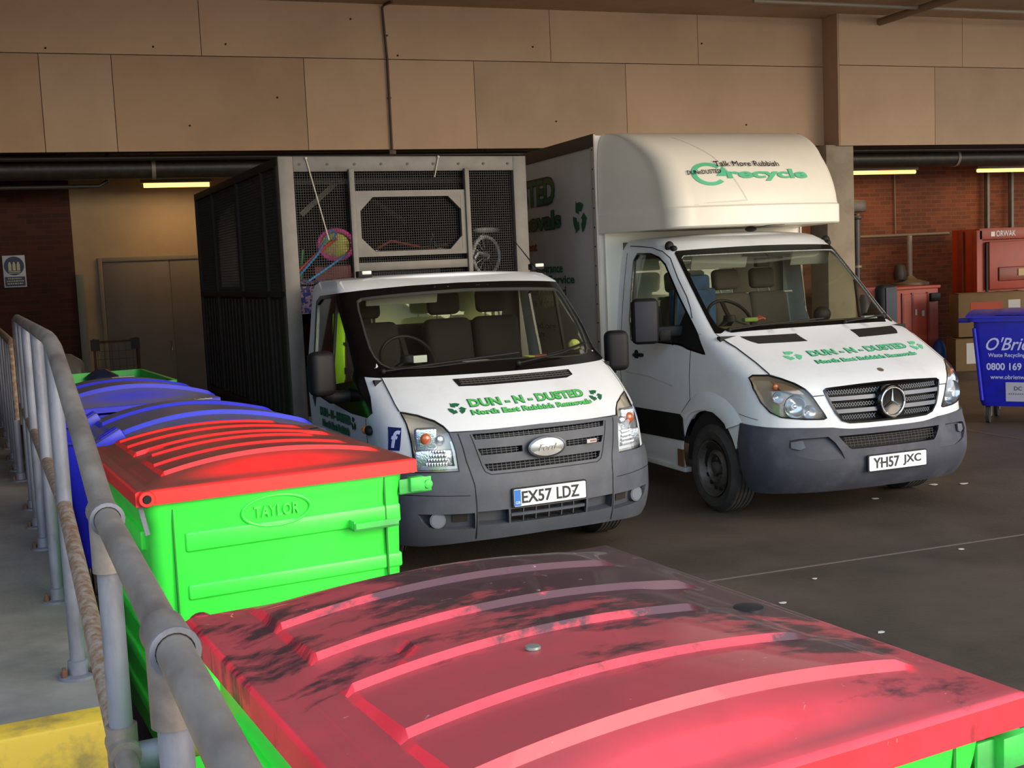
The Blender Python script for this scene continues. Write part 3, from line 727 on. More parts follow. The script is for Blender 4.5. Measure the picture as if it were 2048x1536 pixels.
    o = m.build('badge', mat('badge_silver', '#b9b7b2', .35, .6), T); o.location = (0, -.0, .851)
    m = MB(); m.lathe([(1.08, .01), (1.08, -.008), (.98, -.012), (.98, .01)], (0, 0, 0), 'y', 48, closed=True); m.v = [(x * .125, y, z * .066) for x, y, z in m.v]; m.build('badge_rim', mat('badge_rim', '#6d7076', .3, .7), o)
    lettering('badge_script', text_geo('Ford', .13, .042, bold=.0, shear=.35), plane_map((0, -.0215, 0), (1, 0, 0), (0, 0, 1), (0, -1, 0)), mat('badge_script_grey', '#8b8a88', .4, .4), o)
    m = MB(); m.prism(rrect(-.04, .04, -.0125, .0125, .003, 2), lambda a, b: (a, -.004, b), lambda a, b: (a, .004, b)); o = m.build('small_badge', 'silver', T); o.location = (.34, .02, .852); o.rotation_euler = (0, 0, .16)
    m = MB()
    for i in range(5): m.bx(-.012 + i * .010, -.006 + i * .010, -.0055, -.0035, -.006, .006)
    m.build('badge_marks', mat('marks_red', '#8d4a48', .4), o)
    plate(T, 'EX57 LDZ', 0, -.022, .5435, True)
    # bonnet details
    v = dense(sh, [(-.258, 1.283), (-.247, 1.241), (-.17, 1.238), (.22, 1.238), (.262, 1.252), (.262, 1.283)])
    patch(sh, v, (), .010, .006, .03).build('bonnet_vent', 'black', T)
    q = MB()
    for z in (1.250, 1.262, 1.274): strip(sh, [(-.235, z), (.245, z)], .006, .0135, .006, q)
    for i in range(26): u = -.225 + i * .018; strip(sh, [(u, 1.246), (u, 1.278)], .003, .0145, .006, q)
    q.build('vent_mesh', mat('vent_slats', '#55514c', .5), T)
    gap = lambda q: q.build('panel_gap', 'black', T)
    gap(strip(sh, [(-.384, .982), (-.2, .981), (0, .986), (.2, .981), (.384, .982)], .005, .0068, .006))
    for g in (1, -1):
        gap(strip(sh, [(-.649 * g, 1.308), (-.639 * g, 1.155), (-.629 * g, 1.113)], .006, .0068, .006))
        d = dense(sh, [Y(.78, 1.045), Y(.80, .95), Y(.78, .82), Y(.84, .74)], closed=False); gap(strip(sh, d if g == 1 else mirror(d), .005, .002, .004))
    for zc, zz in ((1.140, None),):
        two_tone_text(T, 'DUN - N - DUSTED', skin_map(sh, .0, 1.140, .0085), .83, .072, 'textg', 'textdg', .03)
        two_tone_text(T, 'North East Rubbish Removals', skin_map(sh, .01, 1.086, .0085), .87, .042, 'textg', 'textdg', .03)
    for x in (-.51, .51):
        f = skin_map(sh, x, 1.113, .0085); lettering('recycling_mark', recycle_geo(.056), f, 'textdg', T)
    # headlamps
    for g in (1, -1):
        L = dense(sh, lamp_full); L = L if g == 1 else mirror(L)
        h = tray(sh, L, .05, res=.03, wall=-.001).build('headlamp', 'lamphouse', T)
        patch(sh, L, (), .004, .003, .04).build('lens', 'clear', h)
        q = MB(); strip(sh, L + [L[0]], .008, .006, .012, q); q.build('lamp_gasket', 'gloss', h)
        def at(u, z, d): return Vector(on(sh, u * g, z, -d))
        n = Vector((-.35 * g, -1, .1)).normalized()
        m = MB(); c = at(-.525, .955, .03)
        m.box(c, (.15, .05, .15), Matrix.Rotation(-.4 * g, 3, 'Z')); m.build('indicator_bowl', 'reflector', h, bevel=.02, seg=3)
        m = MB(); m.add(*ball(c + n * .024, .040, 1, .6, 1)); m.build('indicator_bulb', 'amber', h)
        m = MB(); m.add(*ball(at(-.445, .945, .02), .034, 1, .7, 1)); m.build('side_light', 'reflector', h)
        m = MB(); c = at(-.50, .815, .035); m.box(c, (.25, .04, .13), Matrix.Rotation(-.33 * g, 3, 'Z')); m.build('main_reflector', 'reflector', h, bevel=.015)
        m = MB(); random.seed(3)
        for i in range(9):
            for j in range(5): m.add(*ball(at(-.565 + i * .0165, .762 + j * .026, .012), .013, 1, .6, 1, 6, 4))
        m.build('reflector_facets', 'chrome', h)
        q = MB(); strip(sh, [(-.385 * g, .93), (-.382 * g, .86), (-.384 * g, .765), (-.60 * g, .765)], .02, .001, .006, q); q.build('inner_trim', 'silver', h)
    # side details (left visible side and its mirror)
    for g in (1, -1):
        m = MB(); c = Vector((-.975 * g, .70, .975)); m.add(*ball(c, .045, .7, 1.15, .75)); o = m.build('repeater_base', 'black', T)
        m = MB(); m.add(*ball(c + Vector((-.012 * g, .035, 0)), .034, .8, 1.1, .8)); m.build('repeater_lens', mat('amber_lens', '#d9772a', .2), o)
        b_ = patch(sh, [(u * g, z) for u, z in dense(sh, [Y(.462, 1.02), Y(.365, 1.017), Y(.335, .874), Y(.43, .872)])], (), .002, .002).build('sticker', mat('navy_sticker', '#1c2a5e', .4), T)
        f = lambda x, y, e=0: on(sh, sh.uy(.385 - x, .945 + y, -1) * g, .945 + y, .003 + e)
        if g == 1: lettering('sticker_letter', text_geo('f', .05, .11, bold=.03), f, 'textw', b_)
        # door lettering on the flat of the door
        pm = plane_map((-.972 * g, 1.54, .98), (0, -g, 0), (0, 0, 1), (-g, 0, 0))
        two_tone_text(T, 'DUN - N - DUSTED', lambda a, c_, e=0: pm(a, c_ + .015, e), .80, .06, 'textdg', 'textk', .03)
        two_tone_text(T, 'North East Rubbish', lambda a, c_, e=0: pm(a, c_ - .07, e), .70, .05, 'textdg', 'textk', .03)
        lettering('recycling_mark', recycle_geo(.05), lambda a, c_, e=0: pm(a + .47, c_, e), 'textk', T)
        # mirror: tall housing on a bent arm
        m = MB(); m.box((0, 0, 0), (.185, .13, .31)); o = m.build('door_mirror', 'black', T, bevel=.05, seg=4); o.location = (-1.165 * g, 1.11, 1.345); o.rotation_euler = (0, 0, .25 * g)
        m = MB(); m.tube([(.03 * g, .02, -.13), (.08 * g, .02, -.17), (.15 * g, .0, -.175), (.24 * g, -.03, -.16)], [.05, .05, .045, .05], 12); m.build('mirror_arm', 'black', o)
        m = MB(); m.box((0, .068, 0), (.14, .006, .25)); m.build('mirror_glass', 'mirror', o, bevel=.02)
    # roof fittings
    for x in (-.61, .84):
        m = MB(); m.box((0, 0, 0), (.11, .08, .05)); o = m.build('roof_marker', 'black', T, bevel=.008); o.location = (x, 1.80, 2.015)
        m = MB(); m.box((.012, -.028, .012), (.075, .03, .028)); m.build('marker_lens', mat('white_lens', '#d7d5c6', .3), o, bevel=.006)
    m = MB(); m.tube([(.80, 1.56, 1.96), (.775, 1.66, 2.0), (.64, 1.80, 2.25)], [.012, .006, .003], 8); m.build('aerial', 'black', T)
    # wipers
    q = MB()
    for a, b_, c_ in (((-.62, 1.335), (-.30, 1.365), (.10, 1.40)), ((.05, 1.335), (.32, 1.37), (.60, 1.42))):
        P_ = [Vector(on(sh, u, z, .022)) for u, z in (a, b_, c_)]; q.tube(P_, .007, 6)
        u = [Vector(on(sh, a[0] + (c_[0] - a[0]) * t, a[1] + (c_[1] - a[1]) * t + .012, .012)) for t in (.35, .6, .8, 1.0)]; q.tube(u, .006, 6)
        q.add(*ball(P_[0], .02))
    q.build('wiper', 'black', T)
    # interior
    m = MB(); m.grid(lambda a, b_: (a, .80 + .42 * b_ + .10 * a * a, 1.325 + .03 * math.sin(b_ * 3) - .12 * max(0, b_ - .8) * 5), [-.80 + .1 * i for i in range(17)], [i / 8 for i in range(9)]); m.bx(-.78, .78, 1.18, 1.3, .8, 1.24)
    m.build('dashboard', 'dash', T)
    for x, w_ in ((-.56, .50), (.11, .40), (.53, .40)): make_seat(T, x, 1.80, 1.04, 'seat', w_, .60)
    steering(T, (-.47, 1.30, 1.385), .20, 55)
    m = MB(); m.box((-.42, 1.50, 1.822), (.56, .02, .085), Matrix.Rotation(.3, 3, 'X')); m.build('sun_visor', 'visor', T, bevel=.01)
    m = MB(); m.bx(-.95, .95, .75, 2.26, .45, .52); m.bx(-.9, .9, .75, .80, .5, 1.3); m.build('cab_floor', 'dark', T)
    # chassis and wheels
    m = MB(); m.bx(-.45, -.35, .4, 6.2, .42, .60); m.bx(.35, .45, .4, 6.2, .42, .60); m.bx(-.8, .8, .25, .7, .35, .6); m.bx(-.6, .6, .9, 1.1, .3, .42); m.build('chassis', 'dark', T)
    for g in (1, -1):
        m = MB(); m.prism(arc(1.0, .36, .45, 0, 180, 16), lambda a, b_: (-.93 * g, a, b_), lambda a, b_: (-.62 * g, a, b_)); m.build('wheel_arch', 'dark', T)
    for x, sd in ((-.85, -1), (.85, 1)):
        make_wheel('front_wheel', T, x, .96, .34, .21, sd)
    for x, sd in ((-.82, -1), (.82, 1)): make_wheel('rear_wheel', T, x, 4.3, .34, .21, sd)
    # ---- cage body
    c0, c1 = 2.431, 6.35; top = 2.962; z0 = .80
    m = MB(); m.bx(-1.05, 1.05, 2.43, 6.35, .66, .80); m.build('load_bed', 'caged', T)
    fr = MB()
    for x0, x1 in ((-1.07, -.95), (.95, 1.07)): fr.bx(x0, x1, c0 - .03, c0 + .05, z0, top)
    fr.bx(-.95, .95, c0 - .03, c0 + .05, 2.842, top); fr.bx(-.95, .95, c0 - .03, c0 + .05, z0, .9)
    fr.build('front_frame', 'cagem', T, bevel=.004)
    fr = MB()
    for i in range(9): fr.lathe([(.011, -.036), (.009, -.030)], (-.9 + i * .225, c0, 2.90), 'y', 8)
    fr.build('rivet', mat('dark_rivet', '#3b352e', .6), T)
    for x0, x1 in ((-.51, -.465), (.49, .53)): p = MB(); p.bx(x0, x1, c0 - .06, c0 - .01, .9, 2.86); p.build('front_upright', 'cagem', T, bevel=.004)
    p = MB(); p.bx(-.465, .49, c0 - .04, c0, 2.635, 2.685); p.bx(-.465, .49, c0 - .04, c0, 2.155, 2.195); p.bx(-.465, -.425, c0 - .04, c0, 2.195, 2.635); p.bx(.45, .49, c0 - .04, c0, 2.195, 2.635)
    for sx, sz in ((-1, 1), (1, 1), (-1, -1), (1, -1)):
        cx = -.425 if sx < 0 else .45; cz = 2.635 if sz > 0 else 2.195
        p.prism([(cx, cz), (cx - sx * .11, cz), (cx, cz - sz * .11)], lambda a, b_: (a, c0 - .038, b_), lambda a, b_: (a, c0 - .002, b_))
    p.build('hatch_frame', 'cagem', T)
    p = MB(); p.bx(-.465, .49, c0 - .045, c0 - .005, 2.04, 2.11); p.build('cross_rail', 'cagem', T, bevel=.004)
    w = MB(); k = 96
    for i in range(k + 1):
        x = -.95 + 1.9 * i / k; w.bx(x - .0016, x + .0016, c0 + .012, c0 + .015, 1.9, 2.85)
    for j in range(48):
        z = 1.9 + .95 * j / 47; w.bx(-.95, .95, c0 + .014, c0 + .017, z - .0016, z + .0016)
    w.build('front_mesh', 'wire', T, smooth=False, fix=False)
    p = MB(); p.bx(-.95, .95, c0 + .012, c0 + .03, .8, 1.30); p.build('lower_panel', 'caged', T)
    # sides
    for g in (1, -1):
        x = -1.07 * g
        fr = MB(); fr.bx(x, x + .05 * g, c0, c1, top - .07, top); fr.bx(x, x + .05 * g, c0, c1, z0, z0 + .09)
        for y in (c0 + .08, 3.05, 4.10, 5.35, c1 - .06): fr.bx(x, x + .045 * g, y, y + .055, z0, top)
        fr.bx(x, x + .045 * g, c0, c1, 1.86, 1.91)
        fr.build('side_frame', 'caged', T, bevel=.003)
        sp = MB(); out = [(c0 + .02, z0), (c1, z0), (c1, top - .05), (c0 + .02, top - .05)]
        hole = [] if g < 0 else [(4.32, 1.95), (5.22, 1.95), (5.22, 2.42)] + arc(4.97, 2.42, .25, 0, 90, 6)[1:] + [(4.32, 2.74)]
        V, Tt = cdt([(a, b_) for a, b_ in out], [hole] if hole else [], .4)
        skin(V, Tt, lambda a, b_: (x + .028 * g, a, b_), lambda a, b_: (x + .034 * g, a, b_)).build('side_panel', 'caged', T)
        sl = MB(); y = c0 + .2
        while y < c1 - .1:
            sl.bx(x + .012 * g, x + .03 * g, y, y + .05, z0 + .1, 1.84); y += .16
        sl.build('side_slat', 'caged', T)
        w = MB(); y = c0 + .1
        while y < c1 - .05:
            w.bx(x + .024 * g, x + .027 * g, y - .0016, y + .0016, 1.9, top - .06); y += .026
        for j in range(38):
            z = 1.9 + j * .026; w.bx(x + .022 * g, x + .025 * g, c0 + .1, c1 - .05, z - .0016, z + .0016)
        w.build('side_mesh', 'wire', T, smooth=False, fix=False)
    m = MB(); m.bx(-1.05, 1.05, c0 + .05, c1, top - .03, top - .015)
    for i in range(5): m.bx(-1.04, 1.04, c0 + .5 + i * .8, c0 + .55 + i * .8, top - .075, top - .03)
    m.build('cage_roof', 'caged', T)
    m = MB(); m.bx(-1.05, 1.05, c1 - .04, c1, z0, top - .03); m.build('tailgate', 'caged', T)
    for a, b_ in (((-.66, 3.4, 2.56), (-.32, 3.4, 2.84)), ((.31, 5.0, 2.92), (.87, 5.0, 2.54)), ((-.95, 3.4, 2.84), (.95, 3.4, 2.84)), ((-.95, 5.0, 2.9), (.95, 5.0, 2.9))):
        p = MB(); p.bar(a, b_, .045, .06, (0, 1, 0)); p.build('inner_brace', mat('dusty_brace', '#6b6760', .6, .2), T)
    p = MB(); p.bx(-.8, .8, 2.34, 2.355, 1.3, 1.95); p.build('plywood_board', mat('cream_plywood', '#e3d9a0', .7), T)
    for a, b_ in (((-.847, 2.392, 2.945), (-.70, 2.385, 2.30)), ((.27, 2.392, 2.955), (.226, 2.385, 2.79))):
        p = MB(); p.tube([a, ((a[0] + b_[0]) / 2, a[1] - .005, (a[2] + b_[2]) / 2), b_], .005, 6); p.add(*ball(Vector(a), .012)); p.build('tie_string', mat('pale_string', '#b3ac98', .8), T)
    return T
def ball(c, r, sx=1, sy=1, sz=1, n=12, m=8):
    v = [(c[0], c[1], c[2] + r * sz)]; f = []
    for i in range(1, m):
        for k in range(n):
            a, b = PI * i / m, 2 * PI * k / n; v.append((c[0] + r * sx * math.sin(a) * math.cos(b), c[1] + r * sy * math.sin(a) * math.sin(b), c[2] + r * sz * math.cos(a)))
    v.append((c[0], c[1], c[2] - r * sz)); e = len(v) - 1
    for k in range(n):
        l = (k + 1) % n; f.append((0, 1 + k, 1 + l)); f.append((e, e - n + l, e - n + k))
        for i in range(m - 2): f.append((1 + i * n + k, 1 + (i + 1) * n + k, 1 + (i + 1) * n + l, 1 + i * n + l))
    return v, f
cage_truck()
# ------------------------------------------------------------------ the box van
def box_van():
    T = thing('box_van', 'white high box van with rounded nose over the cab, registration YH57 JXC', 'van', (5.555, 7.187, 0), R(1.541)); sh = SS
    lamp = [(-.794, 1.033), (-.769, 1.109), (-.713, 1.127), (-.578, 1.127), (-.511, 1.101), (-.457, 1.065), (-.42, 1.022), (-.389, .97), (-.36, .898), (-.321, .81), (-.335, .803), (-.448, .808), (-.608, .826), (-.688, .861), (-.755, .934)]
    grille = [(0, 1.034), (-.12, 1.030), (-.30, 1.018), (-.315, 1.008), (-.307, .978), (-.292, .913), (-.269, .843), (-.234, .788), (-.19, .768), (-.1, .764), (0, .764)]
    outer = [(0, 2.112), (-.137, 2.110), (-.439, 2.102), (-.690, 2.094), (-.716, 2.075), (-.708, 1.849), (-.701, 1.644), (-.694, 1.417), (-.645, 1.416), (-.388, 1.428), (-.194, 1.433), (0, 1.434)]
    inner = [(0, 2.060), (-.161, 2.059), (-.462, 2.057), (-.625, 2.054), (-.660, 2.034), (-.660, 1.965), (-.655, 1.724), (-.650, 1.563), (-.630, 1.47), (-.577, 1.450), (-.374, 1.458), (-.182, 1.463), (0, 1.463)]
    swin = [Y(2.42, 2.03), Y(2.36, 2.09), Y(2.10, 2.082), Y(1.94, 2.045), Y(1.83, 1.985), Y(1.55, 1.716), Y(1.35, 1.535), Y(1.20, 1.402), Y(1.075, 1.262), Y(1.35, 1.293), Y(1.47, 1.322), Y(1.94, 1.325), Y(2.36, 1.325), Y(2.42, 1.5)]
    LH = dense(sh, lamp); GR = full(sh, grille); IN = full(sh, inner); SW = dense(sh, swin)
    arch = [Y(1.06 + .44 * math.cos(R(a)), .37 + .44 * math.sin(R(a))) for a in range(0, 181, 12)]
    btop = [(0, .714), (-.12, .714), (-.177, .716), (-.212, .722), (-.278, .737), (-.471, .746), (-.712, .750), (-.957, .762), Y(.56, .765)]
    body = [(0, 2.215), (-.6, 2.215), (-1, 2.215), Y(2.68, 2.215), Y(2.68, .27), Y(1.50, .27)] + arch[1:-2] + [Y(.62, .60), Y(.56, .765)] + btop[::-1][1:]
    patch(sh, full(sh, body), [IN, LH, mirror(LH), GR, SW, mirror(SW)], 0, .012, .055).build('cab_body', 'white', T)
    roof_mesh(sh, 2.215, 2.68, .03).build('cab_roof', 'white', T)
    bk = MB(); bk.bx(-.86, .86, 2.66, 2.68, .5, 1.60); bk.bx(-.86, -.74, 2.66, 2.68, 1.60, 2.04); bk.bx(.3, .86, 2.66, 2.68, 1.60, 2.04); bk.bx(-.86, .86, 2.66, 2.68, 2.04, 2.2); bk.build('rear_bulkhead', 'dash2', T)
    gl = MB(); gl.bx(-.74, .3, 2.665, 2.67, 1.60, 2.04); gl.build('rear_window', 'glass', T)
    bon = [(0, 1.430), (-.388, 1.425), (-.645, 1.413), (-.690, 1.413), (-.607, 1.321), (-.572, 1.211), (-.562, 1.132), (-.511, 1.108), (-.457, 1.072), (-.415, 1.028), (-.384, .978), (-.321, .982), (-.319, 1.012), (-.30, 1.024), (-.12, 1.036), (0, 1.040)]
    patch(sh, full(sh, bon), (), .006, .008, .045).build('bonnet', 'white', T)
    patch(sh, full(sh, outer), [IN], .003, .006, .05).build('windscreen_band', 'gloss', T)
    patch(sh, IN, (), -.003, .004, .08).build('windscreen', 'glass', T)
    for w in (SW, mirror(SW)): patch(sh, w, (), -.010, .004, .1).build('door_window', 'glass', T)
    for g in (1, -1):
        gap = lambda q: q.build('panel_gap', 'black', T)
        for L, wd in (([Y(2.55, 2.165), Y(2.36, 2.155), Y(2.10, 2.135), Y(1.92, 2.10), Y(1.81, 2.04), Y(1.64, 1.87), Y(1.47, 1.715), Y(1.38, 1.615), Y(1.33, 1.54)], .007), ([Y(1.30, 1.288), Y(1.325, 1.08), Y(1.335, .90), Y(1.33, .88), Y(1.49, .75)], .007), ([Y(2.56, 2.1), Y(2.58, 1.3), Y(2.58, .5)], .006), ([Y(.97, 1.415), Y(1.22, 1.415)], .005), ([Y(.60, .83), Y(.40, .80)], .004)):
            d = dense(sh, L, closed=False); gap(strip(sh, d if g == 1 else mirror(d), wd, .0015, .004))
        gap(strip(sh, [(-.690 * g, 1.411), (-.607 * g, 1.319), (-.572 * g, 1.211), (-.563 * g, 1.132)], .006, .0068, .006))
        gap(strip(sh, [(-.384 * g, .972), (-.321 * g, .976)], .005, .0068, .006))
        d = [Y(2.5, 1.03), Y(2.05, 1.02), Y(1.62, .965)]; d = dense(sh, d, closed=False); strip(sh, d if g == 1 else mirror(d), .012, .002, .006).build('door_crease', 'dirtywhite', T)
    # window frame and quarter divider
    for g in (1, -1):
        q = MB(); L = SW if g == 1 else mirror(SW); strip(sh, L + [L[0]], .016, .003, .012, q); q.build('window_seal', 'gloss', T)
    for g in (1, -1):
        L = dense(sh, [Y(1.62, 1.78), Y(1.60, 1.31)], closed=False); q = MB(); strip(sh, L if g == 1 else mirror(L), .028, .001, .02, q); q.build('window_divider', 'black', T)
        L = dense(sh, [Y(1.62, 1.325), Y(1.35, 1.295), Y(1.075, 1.262), Y(1.22, 1.42), Y(1.42, 1.60)]); patch(sh, L if g == 1 else mirror(L), (), .001, .006, .06).build('window_corner', 'black', T)
    # flared arches, lower stripe
    for g in (1, -1):
        fi = dense(sh, [Y(1.385, .705), Y(1.33, .752), Y(1.27, .782), Y(1.13, .812), Y(.95, .810), Y(.85, .772), Y(.78, .738), Y(.755, .70)], closed=False, step=.04)
        fo = dense(sh, [Y(1.50, .745), Y(1.33, .880), Y(1.20, .945), Y(1.08, .967), Y(.94, .963), Y(.78, .926), Y(.66, .868), Y(.55, .762)], closed=False, step=.04)
        mb = MB(); n = 29
        def samp(L, t): k = t * (len(L) - 1); i = min(int(k), len(L) - 2); f = k - i; return Vector(on(sh, L[i][0], L[i][1], 0)).lerp(Vector(on(sh, L[i + 1][0], L[i + 1][1], 0)), f)
        for i in range(n):
            A, B = samp(fi, i / (n - 1)), samp(fo, i / (n - 1)); A.x *= g; B.x *= g; o_ = Vector((-g, 0, 0))
            mb.v += [tuple(A - o_ * .06), tuple(A + o_ * .022), tuple(A.lerp(B, .25) + o_ * .028), tuple(A.lerp(B, .8) + o_ * .016), tuple(B - o_ * .001)]
        for i in range(n - 1):
            for k in range(4): mb.f.append((i * 5 + k, i * 5 + k + 1, i * 5 + 6 + k, i * 5 + 5 + k))
        mb.build('arch_flare', 'white', T)
        L = dense(sh, [Y(2.66, .715), Y(1.47, .738), Y(1.44, .52), Y(2.66, .49)]); patch(sh, L if g == 1 else mirror(L), (), .012, .014, .1).build('side_moulding', 'black', T)
        m = MB(); m.bx(-.965 * g, -.90 * g, 1.46, 2.68, .25, .29); m.build('sill', 'dirtywhite', T, bevel=.004)
        m = MB(); m.bx(-.974 * g, -.96 * g, 1.47, 1.56, .30, .44); m.build('rust_patch', mat('rust_patch', '#6b4a2c', .8), T)
        m = MB(); m.prism(arc(1.0, .36, .46, 0, 180, 16), lambda a, b_: (-.93 * g, a, b_), lambda a, b_: (-.60 * g, a, b_)); m.build('wheel_arch', 'dark', T)
        m = MB(); m.tube([(-.985 * g, 2.28, 1.195), (-.995 * g, 2.22, 1.20), (-.985 * g, 2.12, 1.20)], .017, 8); m.lathe([(.05, -.965 * g), (.045, -.972 * g)], (0, 2.26, 1.195), 'x', 16); m.build('door_handle', 'black', T)
    # bumper
    bump = btop + [Y(.60, .60), Y(.565, .42), Y(.50, .26), (-.8, .250), (-.5, .265), (0, .275)]
    slot = dense(sh, [(-.26, .668), (-.250, .640), (-.222, .585), (-.208, .572), (.208, .572), (.222, .585), (.250, .640), (.26, .668)])
    fog = dense(sh, [(-.560, .650), (-.493, .662), (-.315, .668), (-.285, .62), (-.262, .56), (-.25, .510), (-.391, .505), (-.518, .540), (-.577, .605)])
    patch(sh, full(sh, bump), [slot, fog, mirror(fog)], .022, .03, .045).build('bumper', 'grey2', T)
    tray(sh, slot, .05, wall=.018).build('grille_recess', 'dark', T)
    q = MB(); 
    for i in range(27):
        u = -.24 + i * .0185
        if abs(u) < .235: strip(sh, [(u, .585), (u, .66)], .003, .0, .005, q)
    for z in (.60, .62, .64, .655): strip(sh, [(-.23, z), (.23, z)], .003, .001, .005, q)
    q.build('grille_mesh', mat('mesh_brownblack', '#2a2723', .6), T)
    for g in (1, -1):
        f = fog if g == 1 else mirror(fog)
        V, Tt = cdt(f, (), .03)
        def top(u, z):
            e = min(1, max(0, (.668 - z) / .16)); return on(sh, u, z, -.012 + .030 * e ** 2)
        mb = MB(); mb.v = [top(p.x, p.y) for p in V]; mb.f = list(Tt); n = len(f); b = len(mb.v)
        mb.v += [on(sh, u, z, .021) for u, z in f] + [top(u, z) for u, z in f]; mb.f += [(b + i, b + (i + 1) % n, b + n + (i + 1) % n, b + n + i) for i in range(n)]
        r_ = mb.build('step_recess', 'grey2', T)
        L = [(-.553 * g, .640), (-.470 * g, .652), (-.462 * g, .60), (-.50 * g, .585), (-.560 * g, .60)]
        patch(sh, dense(sh, L), (), .012, .012, .03).build('fog_cover', 'grey', r_)
    q = MB(); q.lathe([(.024, -.0), (.024, -.012), (.019, -.013), (.019, -.004)], (-.33, .0, .505), 'y', 20, closed=True); o = q.build('tow_eye_ring', 'grey', T); o.location = (0, .038, 0)
    # grille
    tray(sh, GR, .06, res=.05, wall=.004).build('grille_recess', 'dark', T)
    q = MB(); strip(sh, GR + [GR[0]], .016, .010, .014, q); q.build('grille_rim', 'gloss', T)
    for zc in (.945, .852):
        uu = .30 if zc > .9 else .272
        for s0, s1 in ((-uu, -.062), (.062, uu)): q = MB(); strip(sh, [(s0, zc), (s1, zc)], .030, .006, .03, q); q.build('grille_slat', mat('grey_slat', '#5c606a', .4), T)
    q = MB()
    for zc, hh in ((.993, .034), (.898, .030), (.804, .034)):
        uu = .30 if zc > .95 else (.286 if zc > .85 else .235); u = -uu
        while u < uu - .012:
            if not (abs(u + .006) < .066 and zc < .95):
                strip(sh, [(u, zc - hh / 2), (u + .014, zc + hh / 2)], .003, -.006, .004, q); strip(sh, [(u, zc + hh / 2), (u + .014, zc - hh / 2)], .003, -.006, .004, q)
            u += .014
    q.build('grille_mesh', mat('grille_lattice', '#6a6e73', .5), T)
    o = thing2 = None
    m = MB(); m.lathe([(.128, .05), (.128, -.0), (.118, -.012), (.10, -.004), (0, -.004)], (0, 0, 0), 'y', 40); o = m.build('star_boss', 'gloss', T); o.location = (0, .028, .899)
    m = MB(); m.tube([(.105 * math.cos(2 * PI * i / 40), -.012, .105 * math.sin(2 * PI * i / 40)) for i in range(40)], .0085, 10, closed=True)
    for k in range(3):
        a = R(90 + 120 * k); t_ = Vector((math.cos(a), 0, math.sin(a))); s_ = Vector((-math.sin(a), 0, math.cos(a)))
        P = [s_ * .012 + Vector((0, -.008, 0)), -s_ * .012 + Vector((0, -.008, 0)), Vector((0, -.020, 0)), t_ * .102 + Vector((0, -.010, 0))]
        m.add(P, [(0, 2, 3), (2, 1, 3), (1, 0, 3), (0, 1, 2)])
    m.build('star_emblem', 'chrome', o, smooth=True)
    f = skin_map(sh, .062, 1.112, .006); m = MB(); m.add([f(.026 * math.cos(2 * PI * i / 20), .026 * math.sin(2 * PI * i / 20), .003) for i in range(20)] + [f(.026 * math.cos(2 * PI * i / 20), .026 * math.sin(2 * PI * i / 20), -.002) for i in range(20)], [tuple(range(20)), tuple(range(39, 19, -1))] + [(i, (i + 1) % 20, 20 + (i + 1) % 20, 20 + i) for i in range(20)])
    m.build('bonnet_badge', mat('tarnished_badge', '#8a7568', .4, .5), T)
    plate(T, 'YH57 JXC', 0, -.030, .459, False)
    for g in (1, -1):
        L = dense(sh, [(-.488 * g, 1.386), (-.134 * g, 1.384), (-.119 * g, 1.330), (-.40 * g, 1.334)]); patch(sh, L, (), .009, .006, .03).build('bonnet_vent', mat('vent_black', '#1e1a17', .6), T)
    two_tone_text(T, 'DUN - N - DUSTED', skin_map(sh, .10, 1.248, .0085, slant=.004), .93, .082, 'textmint', 'textdg', .03)
    two_tone_text(T, 'North East Rubbish Removals', skin_map(sh, .09, 1.192, .0085, slant=.004), .95, .052, 'textmint', 'textdg', .03)
    for x in (-.52, .68): lettering('recycling_mark', recycle_geo(.075), skin_map(sh, x, 1.240, .0085), 'textmint', T)
    # headlamps
    for g in (1, -1):
        L = LH if g == 1 else mirror(LH)
        h = tray(sh, L, .055, res=.03, wall=-.001).build('headlamp', mat('brown_lamp_housing', '#a8957f', .3, .2), T)
        patch(sh, L, (), .004, .003, .04).build('lens', 'clear', h)
        q = MB(); strip(sh, L + [L[0]], .009, .006, .012, q); q.build('lamp_gasket', 'gloss', h)
        def at(u, z, d): return Vector(on(sh, u * g, z, -d))
        n = Vector((-.25 * g, -1, .05)).normalized()
        q = n.to_track_quat('Z', 'Y').to_matrix()
        for u, z, r, nm in ((-.515, .905, .088, 'main_reflector'), (-.425, .862, .052, 'side_reflector'), (-.635, .975, .045, 'inner_projector')):
            c = at(u, z, .050); m = MB(); m.lathe([(r, .040), (r * .98, .046), (r * .9, .034), (r * .6, .012), (r * .2, .0), (.001, 0)], (0, 0, 0), 'z', 28, caps=False); m.v = [tuple(c + q @ Vector(p)) for p in m.v]; o = m.build(nm, mat('bowl_reflector', '#b4b9be', .18, .9), h)
            m = MB(); m.add(*ball(c + n * .018, r * .26)); m.build('bulb', 'chrome', o)
        m = MB(); d = [(-.60, 1.095), (-.52, 1.075), (-.46, 1.035), (-.43, .99), (-.50, 1.0), (-.58, 1.03)]; patch(sh, [(u * g, z) for u, z in dense(sh, d)], (), -.012, .01, .03).build('indicator_reflector', mat('tan_reflector', '#a58a70', .2, .6), h)
        m = MB(); m.add(*ball(at(-.60, 1.055, .016), .026, 1, .6, 1)); m.build('indicator_bulb', 'amber', h)
